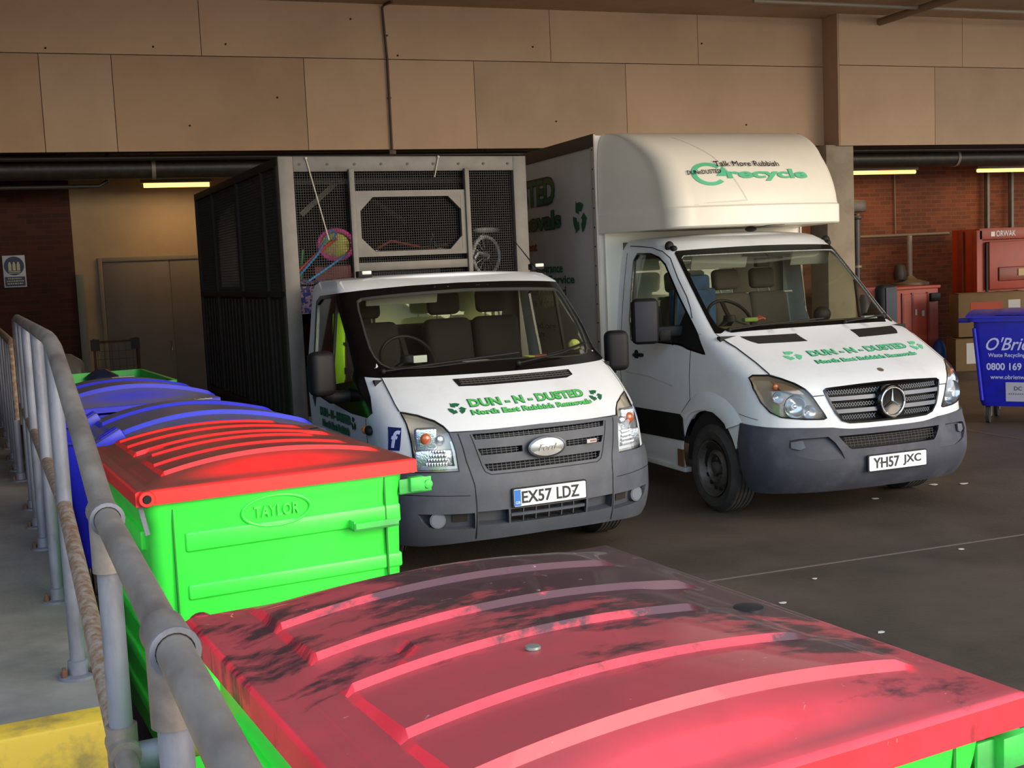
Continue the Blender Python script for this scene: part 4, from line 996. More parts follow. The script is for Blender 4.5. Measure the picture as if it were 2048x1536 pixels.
    # mirrors
    for g in (1, -1):
        m = MB(); m.box((0, 0, 0), (.23, .12, .38)); o = m.build('door_mirror', 'black', T, bevel=.05, seg=4); o.location = (-1.22 * g, 1.60, 1.525); o.rotation_euler = (0, 0, -.35 * g)
        m = MB(); m.box((0, -.062, 0), (.18, .006, .33)); m.build('mirror_back', mat('dark_grey_face', '#2b2b31', .6, spec=.3), o, bevel=.03)
        m = MB(); m.box((.21 * g, .0, -.09), (.26, .07, .09)); m.box((.16 * g, .0, -.12), (.10, .09, .10)); m.build('mirror_arm', 'black', o, bevel=.02)
    # wipers, gutters, aerial
    q = MB()
    for a, b_, c_ in (((-.55, 1.43), (-.30, 1.455), (.05, 1.475)), ((.15, 1.435), (.38, 1.455), (.62, 1.47))):
        P = [Vector(on(sh, u, z, .022)) for u, z in (a, b_, c_)]; q.tube(P, .007, 6); q.add(*ball(P[0], .018))
    q.build('wiper', 'black', T)
    for g in (1, -1):
        m = MB(); m.add(*ball(on(sh, -.745 * g, 2.135, .004), .042, 1, .8, 1.1)); m.add(*ball(on(sh, -.70 * g, 2.115, .0), .03)); o = m.build('roof_clamp', 'black', T)
    m = MB(); m.add(*ball((-.01, 1.86, 2.262), .035, 1.6, 1.2, .7)); m.tube([(.0, 1.85, 2.27), (.09, 1.74, 2.285), (.18, 1.62, 2.288)], .003, 6); m.build('aerial', 'black', T)
    # interior
    m = MB(); m.grid(lambda a, b_: (a, .98 + .45 * b_ + .10 * a * a, 1.41 + .05 * math.sin(b_ * 3) - .1 * max(0, b_ - .8) * 5), [-.80 + .1 * i for i in range(17)], [i / 8 for i in range(9)]); m.bx(-.78, .78, 1.4, 1.5, .8, 1.33); m.build('dashboard', 'dash2', T)
    m = MB(); m.add(*ball((.36, 1.36, 1.50), .07, 1.2, .8, 1)); m.build('dash_fitting', 'black', T)
    for x in (-.47, .02, .42): make_seat(T, x, 2.12, 1.12, 'seat2', .42, .58)
    m = MB(); m.tube([(-.70, 2.32, 1.68), (.72, 2.32, 1.68)], .014, 8); m.build('cross_bar', 'silver', T)
    steering(T, (-.42, 1.58, 1.50), .20, 50)
    for x, w_ in ((-.34, .56), (.60, .40)): m = MB(); m.box((x, 1.86, 1.995), (w_, .02, .14), Matrix.Rotation(.35, 3, 'X')); m.build('sun_visor', 'visor', T, bevel=.009, seg=3)
    m = MB(); m.tube([(-.12, 1.83, 2.05), (.36, 1.83, 2.04)], .028, 10); m.build('rolled_blind', 'black', T)
    m = MB(); m.box((.20, 2.02, 1.965), (.14, .06, .08)); m.build('rear_view_mirror', 'black', T, bevel=.01)
    m = MB(); m.bx(-.95, .95, .9, 2.66, .5, .56); m.bx(-.9, .9, .95, 1.0, .5, 1.4); m.build('cab_floor', 'dark', T)
    m = MB(); m.bx(-.45, -.35, .4, 6.6, .45, .65); m.bx(.35, .45, .4, 6.6, .45, .65); m.bx(-.8, .8, .3, .8, .36, .6); m.bx(-.35, -.15, .5, .62, .215, .3); m.build('chassis', 'dark', T)
    for x, sd in ((-.865, -1), (.865, 1)): make_wheel('front_wheel', T, x, 1.0, .352, .235, sd)
    for x, sd in ((-.86, -1), (.86, 1)): make_wheel('rear_wheel', T, x, 5.2, .352, .235, sd)
    # ---- box body
    y0, y1 = 2.70, 7.0; bt = 3.185; w = 1.10
    m = MB(); m.bx(-w + .01, w - .01, y0 + .01, y1, .82, bt - .01); m.build('box_shell', mat('box_side_white', '#cfc8bf', .45, dirt='#a89d92', amt=.5, scale=1.5, detail=10, thr=(.4, .75)), T)
    m = MB()
    for g in (1, -1): m.bx(-w * g - .012, -w * g + .012, y0, y1, bt - .11, bt + .006)
    m.bx(-w, w, y1 - .02, y1 + .012, bt - .11, bt + .006); m.build('roof_rail', mat('brown_alloy_rail', '#5d4e42', .5, .3), T, bevel=.003)
    for g in (1, -1): m = MB(); m.bx(-w * g - .008, -w * g + .012, y0 - .005, y0 + .075, .80, bt); m.build('corner_post', mat('post_offwhite', '#b8aea2', .45), T, bevel=.003)
    m = MB()
    for g in (1, -1):
        for i in range(13): m.lathe([(.008, (-w - .012) * g), (.007, (-w - .006) * g)], (0, y0 + .035, .95 + .175 * i), 'x', 8)
    m.build('rivet', 'dark', T)
    m = MB()
    for g in (1, -1): m.bx(-w * g - .006, -w * g + .03, y0, y1, .78, .86)
    m.build('lower_rail', 'silver', T)
    m = MB(); m.bx(-w + .06, w - .06, y0 - .03, y0 + .01, .82, 2.4); m.build('front_wall', mat('box_front_white', '#e0dccb', .45), T)
    # moulded nose over the cab
    NS = NoseShell([(2.288, 1.600, 1.085, 1.10, .20, .08), (2.30, 1.585, 1.09, 1.115, .20, .08), (2.452, 1.585, 1.095, 1.115, .20, .08), (2.468, 1.610, 1.085, 1.09, .20, .08), (2.55, 1.630, 1.082, 1.07, .20, .08), (2.70, 1.69, 1.08, 1.01, .20, .08), (2.85, 1.80, 1.075, .90, .20, .07), (2.97, 1.94, 1.07, .76, .19, .06), (3.07, 2.12, 1.06, .58, .17, .05), (3.14, 2.33, 1.04, .37, .13, .03), (3.175, 2.52, 1.02, .18, .08, .02), (3.188, 2.68, 1.00, .02, .01, .0)])
    mb = MB(); zs = [2.288, 2.30, 2.34, 2.40, 2.452, 2.460, 2.468, 2.50] + [2.55 + .05 * i for i in range(10)] + [3.03, 3.07, 3.10, 3.13, 3.15, 3.165, 3.175, 3.183, 3.188]
    us = [-1 + i / 50 for i in range(101)]
    mb.grid(lambda z, u: NS.P(u, z), zs, us)
    n = len(us); b0 = 0; mb.f.append(tuple(range(n)))                      # underside
    t0 = (len(zs) - 1) * n; mb.f.append(tuple(t0 + i for i in range(n))[::-1])
    mb.build('roof_nose', 'grp', T, angle=28)
    nm_ = lambda xc, zc, off=.004: skin_map(NS, xc, zc, off)
    f = skin_map(NS, .085, 2.715, .009, slant=-.012); lettering('recycle_lettering', text_geo('recycle', .82, .125, bold=.035), f, 'textmint', T)
    f = skin_map(NS, -.09, 2.815, .013, slant=-.012); lettering('slogan_lettering', text_geo('Talk More Rubbish', .63, .06, bold=.0), f, 'textk', T)
    f = skin_map(NS, -.52, 2.752, .010, slant=.02); lettering('name_lettering', text_geo('DUNnDUSTED', .30, .042, bold=.0), f, 'textk', T)
    a = MB(); p_ = arc(0, 0, .125, 40, 315, 24) + arc(0, 0, .09, 315, 40, 24); f = skin_map(NS, -.48, 2.735, .005)
    p_ = [(x * 1.25, y * .95) for x, y in p_]; V, Tt = cdt(p_, (), .05); skin(V, Tt, lambda x, y: f(x, y, .001), lambda x, y: f(x, y, -.004)).build('circling_arrow', 'textmint', T, smooth=False)
    V, Tt = cdt([(.06, -.005), (.20, -.01), (.14, .09)][::1], (), .05); f2 = skin_map(NS, -.48, 2.72, .006); skin(V, Tt, lambda x, y: f2(x, y, .001), lambda x, y: f2(x, y, -.004)).build('arrow_head', 'textmint', T, smooth=False)
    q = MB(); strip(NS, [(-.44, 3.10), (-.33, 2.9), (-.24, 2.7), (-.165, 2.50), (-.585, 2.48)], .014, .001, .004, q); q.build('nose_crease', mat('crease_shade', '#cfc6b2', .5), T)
    # side lettering
    sm = lambda yc, zc: plane_map((-w - .004, yc, zc), (0, -1, 0), (0, 0, 1), (-1, 0, 0))
    for body_, yl, yr, zb, zt, m1, m2 in (('DUSTED', 5.05, 3.64, 2.638, 2.89, 'textdg', 'textk'), ('Removals', 5.05, 3.51, 2.385, 2.555, 'textdg', 'textk')):
        two_tone_text(T, body_, sm((yl + yr) / 2, (zb + zt) / 2), yl - yr, zt - zb, m1, m2, .03)
    for body_, yl, yr, zb, zt, m1 in (('ment', 4.52, 4.14, 2.175, 2.255, 'textr'), ('Clearance', 4.20, 3.51, 1.95, 2.04, 'textdg'), ('Service', 3.86, 3.24, 1.84, 1.925, 'textdg'), ('Waste Removed', 4.62, 3.45, 1.722, 1.812, 'textdg'), ('ion Work', 4.45, 3.67, 1.60, 1.695, 'textdg'), ('dusted.org', 4.62, 3.73, 1.36, 1.45, 'textdg'), ('org', 4.24, 4.03, 1.25, 1.34, 'textdg')):
        lettering('side_lettering', text_geo(body_, yl - yr, zt - zb, bold=.02), sm((yl + yr) / 2, (zb + zt) / 2), m1, T)
    g_ = recycle_geo(.155); f = sm(3.07, 2.455); lettering('recycling_mark', g_, lambda a, b_, e=0: f(a * 1.0, b_, e), 'textdg', T)
    return T
box_van()
# ------------------------------------------------------------------ bins
def sstep(x): x = max(0, min(1, x)); return x * x * (3 - 2 * x)
def lid_mesh(W, L, z, dome, walls, rise, face=.10, cut=None, a0=.11, a1=.86, skirt=.055, hinge=.05):
    """bin lid, x from the hinge to the front, y from the near to the far side; walls: where each raised plank starts"""
    bs = [0, .004, .012, .03, .05, .07, .09, .115]
    for i, w in enumerate(walls):
        e = walls[i + 1] if i + 1 < len(walls) else L - .03
        bs += [w - .008, w + .003] + [w + (e - w) * k / 6 for k in range(1, 6)]
    bs += [L - .10, L - .08, L - .06, L - .04, L - .02, L - .008, L]
    bs = sorted(set(round(b, 4) for b in bs if 0 <= b <= L))
    As = sorted(set([0, .004, .012, .03, .05, .07, a0 * W - .008, a0 * W + .012] + [W * i / 46 for i in range(47)] + [W - .03, W - .012, W - .004]))
    def h(a, b):
        t = max(0, min(1, (a - .05) / (W - .07)))
        D = dome * math.sin(PI * t ** .92) ** .85 if 0 < t < 1 else 0
        e = min(b, L - b); D *= sstep(e / face)
        r = 0
        for i, w in enumerate(walls):
            x1 = walls[i + 1] if i + 1 < len(walls) else L - .03
            if w < b < x1:
                fr = 1 - (b - w) / (x1 - w); a_end = W * (a1 - .05 * (i % 3))
                if a0 * W < a: r = rise * (.25 + .75 * fr) * (1 - sstep((a - a_end) / (.07)))
        if cut and ((a - .08 * W) / cut[1]) ** 2 + ((b - cut[0]) / cut[2]) ** 2 < 1 and a > .04: r = 0; D *= .9
        ed = min(a / .012, (W - a) / .012, b / .012, (L - b) / .012, 1)
        return z + D + r - .008 * (1 - max(0, ed)) ** 2
    mb = MB(); mb.grid(lambda a, b: (a, b, h(a, b)), As, bs)
    na, nb = len(As), len(bs)
    ring = [i * nb for i in range(na)] + [(na - 1) * nb + j for j in range(1, nb)] + [i * nb + nb - 1 for i in range(na - 2, -1, -1)] + [j for j in range(nb - 2, 0, -1)]
    s = len(mb.v); mb.v += [(mb.v[i][0], mb.v[i][1], z - skirt) for i in ring]; n = len(ring)
    mb.f += [(ring[i], ring[(i + 1) % n], s + (i + 1) % n, s + i) for i in range(n)]
    s2 = len(mb.v); mb.v += [(max(.012, min(W - .012, mb.v[i][0])), max(.012, min(L - .012, mb.v[i][1])), z - skirt) for i in ring]
    mb.f += [(s + i, s + (i + 1) % n, s2 + (i + 1) % n, s2 + i) for i in range(n)]
    s3 = len(mb.v); mb.v += [(max(.012, min(W - .012, mb.v[i][0])), max(.012, min(L - .012, mb.v[i][1])), z - .012) for i in ring]
    mb.f += [(s2 + i, s2 + (i + 1) % n, s3 + (i + 1) % n, s3 + i) for i in range(n)] + [tuple(s3 + i for i in range(n))]
    return mb
def loft(mb, rings):
    n = len(rings[0]); b = len(mb.v)
    for r in rings: mb.v += [tuple(p) for p in r]
    for i in range(len(rings) - 1):
        for k in range(n): l = (k + 1) % n; mb.f.append((b + i * n + k, b + i * n + l, b + (i + 1) * n + l, b + (i + 1) * n + k))
    return mb
def ring(x0, x1, y0, y1, r, z): return [(x, y, z) for x, y in rrect(x0, x1, y0, y1, r)]
def castor(parent, x, y, r=.09):
    m = MB(); m.lathe([(r, -.02), (r, .02), (r - .03, .022), (.02, .024), (0, .024)][::-1] + [(0, -.024), (.02, -.024), (r - .03, -.022)][::-1][::-1], (x, y, r), 'x', 20, closed=True)
    w = m.build('castor', 'rubber', parent)
    m = MB(); m.bx(x - .035, x - .028, y - .03, y + .05, r - .02, r + .12); m.bx(x + .028, x + .035, y - .03, y + .05, r - .02, r + .12); m.bx(x - .045, x + .045, y - .04, y + .06, r + .11, r + .125); m.build('fork', 'silver', w)
def metal_bin(label, loc, rz, lidm, W=1.05, L=1.36, clean=True):
    T = thing('wheeled_bin', label, 'bin', loc, rz); z0, zt = .20, 1.252; x0, x1, y0, y1 = .035, W - .045, .03, L - .03
    mb = MB(); r = .055
    loft(mb, [ring(x0 + .05, x1 - .04, y0 + .05, y1 - .05, r, z0), ring(x0 + .045, x1 - .03, y0 + .04, y1 - .04, r, z0 + .02), ring(x0 + .01, x1 - .005, y0 + .005, y1 - .005, r, 1.17), ring(x0, x1, y0, y1, r, 1.20), ring(x0 - .004, x1 + .004, y0 - .004, y1 + .004, r, 1.235), ring(x0 - .004, x1 + .004, y0 - .004, y1 + .004, r, zt), ring(x0 + .02, x1 - .02, y0 + .02, y1 - .02, r, zt), ring(x0 + .06, x1 - .05, y0 + .06, y1 - .06, r, z0 + .03)])
    n = len(rrect(0, 1, 0, 1, .1)); mb.f.append(tuple(range(n))[::-1]); mb.f.append(tuple(7 * n + i for i in range(n)))
    mb.build('bin_body', 'green', T, angle=50)
    for nm, sides in (('pressed_rib', 0),):
        for za, zb in ((1.055, 1.128), (.878, .935), (.70, .755), (.52, .575), (.34, .395)):
            q = MB(); k = (1.17 - (za + zb) / 2) / .95
            d = .035 * k
            q.bx(x0 + .13, x1 - .02, y0 - .006 + d, y0 + .03 + d, za, zb); q.build(nm, 'green', T, bevel=.009, seg=3)
            q = MB(); q.bx(x0 - .006 + d, x0 + .03 + d, y0 + .13, y1 - .13, za, zb); q.build(nm, 'green', T, bevel=.009, seg=3)
    q = MB(); q.bx(x1 - .085, x1 - .079, y0 - .004, y0 + .01, .3, 1.235); q.bx(x0 + .088, x0 + .093, y0 - .002, y0 + .02, .3, 1.235); q.build('seam', mat('dark_green_seam', '#157a1c', .6), T)
    q = MB(); q.tube([(.50 + .128 * math.cos(2 * PI * i / 40), y0 - .001, 1.165 + .056 * math.sin(2 * PI * i / 40)) for i in range(40)], .006, 8, closed=True); e = q.build('embossed_oval', 'green', T)
    lettering('embossed_lettering', text_geo('TAYLOR', .17, .045, bold=.03, ext=.005, spacing=1.1), plane_map((.50, y0 - .0, 1.166), (1, 0, 0), (0, 0, 1), (0, -1, 0)), 'green', e)
    q = MB(); q.bx(.775, .955, y0 - .055, y0 + .0, 1.052, 1.060); q.bx(.775, .955, y0 - .055, y0 - .048, 1.052, 1.082); q.bx(.775, .783, y0 - .055, y0, 1.052, 1.09); q.build('grab_handle', 'greenold', T)
    q = MB(); q.bx(W - .06, W + .075, y0 + .01, y0 + .018, 1.155, 1.215); q.bx(W - .06, W + .075, y0 + .01, y0 + .07, 1.155, 1.163); q.bx(W - .02, W + .04, y0 - .008, y0 + .03, 1.165, 1.22); q.lathe([(.018, y0 + .002), (.018, y0 + .012)], (W + .06, 0, 1.185), 'y', 14); q.build('lifting_bracket', 'greenold', T, bevel=.003)
    lid = lidm(T)
    q = MB(); q.tube([(.045, .0, 1.268), (.045, L, 1.268)], .016, 10); q.build('hinge_rod', mat('grimy_rod', '#4a4542', .6, .4, dirt='#8c8784', amt=.7, scale=40), T)
    for y in (.0, L):
        q = MB(); q.lathe([(.026, y - .022), (.030, y - .015), (.030, y + .015), (.026, y + .022)], (.035, 0, 1.272), 'y', 20); q.build('hinge_boss', lid.data.materials[0], lid)
        q = MB(); q.lathe([(.013, y - .028), (.016, y - .021)], (.035, 0, 1.272), 'y', 14); q.build('hinge_cap', 'black', lid)
    q = MB(); P_ = [(.02, .01), (.05, .0), (.06, .10), (.03, .14)]; q.bar((.015, .02, 1.25), (.035, .02, 1.14), .016, .006, (0, 1, 0)); q.build('hinge_arm', 'galv', T)
    for x in (x0 + .16, x1 - .16):
        for y in (y0 + .18, y1 - .18): castor(T, x, y)
    return T
red2 = mat('dusty_red_lid', (.78, .025, .02, 1), .42, dust='#643a32', dusta=.95, dustr=(.86, .95), dirt='#9c1f1a', amt=.4, scale=5)
def red_stained():
    """red plastic under a film of dust, with black grime spread over its crest and pale scratches"""
    m = mat('stained_red_lid', (.74, .035, .05, 1), .42, dust='#7e3f40', dusta=.80, dustr=(.90, .97), dirt='#a3181c', amt=.5, scale=4, coat=.15)
    nt = m.node_tree; L = nt.links; b = nt.nodes['Principled BSDF']; src = b.inputs['Base Color'].links[0].from_socket
    tc = nt.nodes.new('ShaderNodeTexCoord'); sx = nt.nodes.new('ShaderNodeSeparateXYZ'); L.new(tc.outputs['Object'], sx.inputs[0])
    mp = nt.nodes.new('ShaderNodeMapping'); mp.inputs['Scale'].default_value = (1.6, 3.2, 1); L.new(tc.outputs['Object'], mp.inputs[0])
    n = nt.nodes.new('ShaderNodeTexNoise'); n.inputs['Scale'].default_value = 2.4; n.inputs['Detail'].default_value = 12; n.inputs['Roughness'].default_value = .68; L.new(mp.outputs[0], n.inputs['Vector'])
    # grime lies thickest between 0.55 m and 1 m from the hinge
    r = nt.nodes.new('ShaderNodeMapRange'); r.inputs[1].default_value = .30; r.inputs[2].default_value = .80; r.inputs[3].default_value = -.10; r.inputs[4].default_value = .12; L.new(sx.outputs['X'], r.inputs[0])
    r2 = nt.nodes.new('ShaderNodeMapRange'); r2.inputs[1].default_value = .10; r2.inputs[2].default_value = .80; r2.inputs[3].default_value = -.20; r2.inputs[4].default_value = .11; L.new(sx.outputs['Y'], r2.inputs[0])
    a = nt.nodes.new('ShaderNodeMath'); a.operation = 'ADD'; L.new(n.outputs[0], a.inputs[0]); L.new(r.outputs[0], a.inputs[1])
    a2 = nt.nodes.new('ShaderNodeMath'); a2.operation = 'ADD'; L.new(a.outputs[0], a2.inputs[0]); L.new(r2.outputs[0], a2.inputs[1])
    q = nt.nodes.new('ShaderNodeMapRange'); q.inputs[1].default_value = .49; q.inputs[2].default_value = .58; q.inputs[4].default_value = .92; L.new(a2.outputs[0], q.inputs[0])
    x = nt.nodes.new('ShaderNodeMix'); x.data_type = 'RGBA'; L.new(q.outputs[0], x.inputs[0]); L.new(src, x.inputs[6]); x.inputs[7].default_value = lin('#2a2425')
    n2 = nt.nodes.new('ShaderNodeTexNoise'); n2.inputs['Scale'].default_value = 14; n2.inputs['Detail'].default_value = 6; n2.inputs['Distortion'].default_value = 1.5; L.new(mp.outputs[0], n2.inputs['Vector'])
    q2 = nt.nodes.new('ShaderNodeMapRange'); q2.inputs[1].default_value = .70; q2.inputs[2].default_value = .74; q2.inputs[4].default_value = .8; L.new(n2.outputs[0], q2.inputs[0])
    y = nt.nodes.new('ShaderNodeMix'); y.data_type = 'RGBA'; L.new(q2.outputs[0], y.inputs[0]); L.new(x.outputs[2], y.inputs[6]); y.inputs[7].default_value = lin('#b98a8c')
    L.new(y.outputs[2], b.inputs['Base Color'])
    return m
def lid_a(T):
    o = lid_mesh(1.065, 1.26, 1.300, .052, [.15, .34, .57, .76, .98], .017, .16, cut=(.66, .19, .085)).build('lid', red_stained(), T, angle=25)
    z_ = o.ray_cast(Vector((.955, .565, 3)), Vector((0, 0, -1)))[1].z - .003
    q = MB(); q.lathe([(.030, 0), (.030, .008), (.018, .010), (0, .010)], (.955, .565, z_), 'z', 18); q.build('lid_plug', mat('black_grime_plug', '#1c1a1b', .5), o)
    return o
def lid_b(T):
    o = lid_mesh(1.05, 1.33, 1.300, .070, [.14, .34, .56, .72, .94, 1.14], .014, .15, cut=(.64, .20, .08)).build('lid', red2, T, angle=25)
    z_ = o.ray_cast(Vector((.96, 1.0, 3)), Vector((0, 0, -1)))[1].z
    q = MB(); q.box((.96, 1.0, z_), (.045, .04, .010)); q.build('lid_plug', 'black', o, bevel=.002)
    return o
metal_bin('green metal bin with grimy red lid, nearest to the camera', (.310, 1.288, 0), R(8.0), lid_a, L=1.26)
metal_bin('green metal bin with dusty red lid and raised maker name, second from the camera', (.088, 4.194, 0), R(7.5), lid_b, L=1.33)

def euro_bin(label, loc, rz, W=1.08, L=1.25, rim=1.20, dome=.10, walls=(.15, .55), sticker=None, hump=True, group=None):
    T = thing('wheeled_bin', label, 'bin', loc, rz, group); mb = MB(); r = .07; x0, x1, y0, y1 = .04, W - .06, .04, L - .04
    loft(mb, [ring(x0 + .12, x1 - .12, y0 + .10, y1 - .10, r, .20), ring(x0 + .10, x1 - .10, y0 + .08, y1 - .08, r, .24), ring(x0 + .02, x1 - .02, y0 + .01, y1 - .01, r, rim - .12), ring(x0 + .02, x1 - .02, y0 + .01, y1 - .01, r, rim - .07), ring(x0 - .02, x1 + .03, y0 - .03, y1 + .03, r, rim - .06), ring(x0 - .02, x1 + .03, y0 - .03, y1 + .03, r, rim), ring(x0 + .05, x1 - .05, y0 + .05, y1 - .05, r, rim), ring(x0 + .14, x1 - .14, y0 + .12, y1 - .12, r, .26)])
    n = len(rrect(0, 1, 0, 1, .1)); mb.f.append(tuple(range(n))[::-1]); mb.f.append(tuple(7 * n + i for i in range(n)))
    mb.build('bin_body', 'blue', T, angle=50)
    q = MB()
    for x in (x0 + .15, x0 + .45, x1 - .25, x1 - .02): q.bx(x - .01, x + .01, y0 - .035, y0 + .02, rim - .16, rim - .05)
    q.bx(x0 + .05, x1, y0 - .012, y0 + .01, rim - .17, rim - .15); q.build('rim_rib', 'blue', T)
    lid = lid_mesh(W, L, rim + .055, dome, list(walls), .022, .16, a0=.09, a1=.95, skirt=.04).build('lid', 'bluelid', T, angle=25)
    if hump:
        for y in (.10, L - .22):
            q = MB(); q.box((.055, y + .06, rim + .075), (.16, .13, .07), Matrix.Rotation(-.5, 3, 'Y')); h = q.build('hinge_housing', 'bluelid', T, bevel=.012)
            q = MB(); q.box((.06, y + .035, rim + .118), (.09, .035, .006), Matrix.Rotation(-.5, 3, 'Y')); q.box((.06, y + .085, rim + .118), (.09, .035, .006), Matrix.Rotation(-.5, 3, 'Y')); q.build('hinge_slot', mat('clean_blue', (.012, .016, .62, 1), .35), h)
    if sticker:
        q = MB(); sx, sy = sticker; zz = lid.ray_cast(Vector((sx, sy, 3)), Vector((0, 0, -1)))[1].z + .002
        q.box((sx, sy, zz + .001), (.15, .05, .004)); s = q.build('lid_label', mat('worn_label', '#8f8a84', .6), T)
        q = MB(); 
        for i in range(5): q.box((sx - .06 + i * .03, sy, zz + .003), (.018, .04, .001))
        q.build('label_marks', mat('label_marks', '#4f4b55', .6), s)
    for x in (x0 + .2, x1 - .2):
        for y in (y0 + .2, y1 - .2): castor(T, x, y)
    return T
euro_bin('blue plastic bin with grey dusty lid and stuck label, directly behind the dusty red lid', (-.018, 5.67, 0), R(7), L=1.15, walls=(.22, .75), sticker=(.66, 1.0))
euro_bin('blue plastic bin with dusty two-step lid, beside the open green bin', (-.325, 7.76, 0), R(7), L=1.15, walls=(.14, .62), sticker=(.60, .90))
def open_bin():
    T = thing('open_skip_bin', 'open green metal bin without a lid, last in the row by the railing', 'bin', (-.42, 9.57, 0), R(7.5)); W, L, zt = 1.03, 1.65, 1.24
    mb = MB(); r = .05
    loft(mb, [ring(.10, W - .10, .10, L - .10, r, .2), ring(.03, W - .03, .03, L - .03, r, zt - .08), ring(.0, W, .0, L, r, zt - .07), ring(0, W, 0, L, r, zt - .05), ring(.02, W - .02, .02, L - .02, r, zt - .045), ring(.02, W - .02, .02, L - .02, r, zt - .02), ring(0, W, 0, L, r, zt - .015), ring(0, W, 0, L, r, zt), ring(.03, W - .03, .03, L - .03, r, zt), ring(.035, W - .035, .035, L - .035, r, zt - .06), ring(.12, W - .12, .12, L - .12, r, .24)])
    n = len(rrect(0, 1, 0, 1, .1)); mb.f.append(tuple(range(n))[::-1]); mb.f.append(tuple(10 * n + i for i in range(n)))
    mb.build('bin_body', mat('green_open_bin', (.035, .50, .05, 1), .5, dirt='#4b7a5a', amt=.5, scale=5), T, angle=50)
    for x in (.25, W - .25):
        for y in (.25, L - .25): castor(T, x, y)
open_bin()
def obrien():
    T = thing('wheeled_bin', 'blue waste bin with white company lettering near the cardboard boxes', 'bin', (9.345, 10.754, 0), R(-50.5))
    # x along the lettered front, y away from the viewer
    mb = MB(); W, D, rim = 1.34, 1.0, 1.22; r = .08
    loft(mb, [ring(.10, W - .10, .14, D - .12, r, .20), ring(.08, W - .08, .12, D - .10, r, .26), ring(.03, W - .03, .03, D - .03, r, rim - .10), ring(.03, W - .03, .03, D - .03, r, rim - .05), ring(-.02, W + .02, -.03, D + .02, r, rim - .045), ring(-.02, W + .02, -.03, D + .02, r, rim)])
    n = len(rrect(0, 1, 0, 1, .1)); mb.f.append(tuple(range(n))[::-1]); mb.f.append(tuple(5 * n + i for i in range(n)))
    bb = mb.build('bin_body', 'blue', T, angle=50)
    q = MB(); q.grid(lambda a, b: (a, b, rim + .015 + .055 * math.sin(PI * max(0, min(1, (b + .05) / (D + .06)))) ** .7 + .012 * (1 if .25 < a < .6 or .75 < a < 1.1 else 0)), [-.035 + (W + .07) * i / 30 for i in range(31)], [-.05 + (D + .08) * i / 16 for i in range(17)])
    q.bx(-.035, W + .035, -.05, D + .03, rim, rim + .02); q.build('lid', 'blue', T, angle=30)
    q = MB(); q.bx(-.14, .0, .10, .20, rim - .06, rim - .01); q.bx(-.14, 0, .6, .7, rim - .06, rim - .01); q.build('lifting_pin', 'blue', T, bevel=.012)
    q = MB(); q.tube([(.115, .115, .27), (.045, .045, rim - .12)], .022, 10); q.build('corner_rib', 'blue', T)
    k = (.12 - .03) / (rim - .36)
    def fm(xc, zc):
        return lambda x, y, e=0: Vector((xc + x, .03 + (rim - .10 - zc - y) * k - .004 - e, zc + y))
    lettering('company_lettering', text_geo("O'Brien", .54, .15, bold=.008, shear=.4), fm(.44, .92), 'textw', bb)
    lettering('small_lettering', text_geo('Waste Recycling Solutions', .62, .06, bold=.01), fm(.50, .785), 'textw', bb)
    lettering('phone_lettering', text_geo('0800 169 1', .43, .085, bold=.025), fm(.385, .66), 'textw', bb)
    lettering('web_lettering', text_geo('www.obrienwaste', .46, .05, bold=.005), fm(.44, .54), 'textw', bb)
    q = MB(); f = fm(.50, .37); q.prism([(-.13, -.11), (.13, -.11), (.13, .11), (-.13, .11)], lambda a, b: f(a, b, .0), lambda a, b: f(a, b, .002)); s = q.build('white_notice', mat('notice_white', '#b5b3c0', .5), bb)
    lettering('notice_marks', text_geo('DC', .08, .045, bold=.0), lambda a, b, e=0: f(a, b + .04, .003 + e), 'textk', s)
    q = MB()
    for i in range(9): q.prism([(-.10 + i * .023, -.03), (-.085 + i * .023, -.03), (-.085 + i * .023, -.018), (-.10 + i * .023, -.018)], lambda a, b: f(a, b, .002), lambda a, b: f(a, b, .003))
    q.build('notice_line', mat('notice_text', '#5a5a66', .5), s)
    for x in (.17, W - .17):
        for y in (.2, D - .2): castor(T, x, y, .10)
obrien()
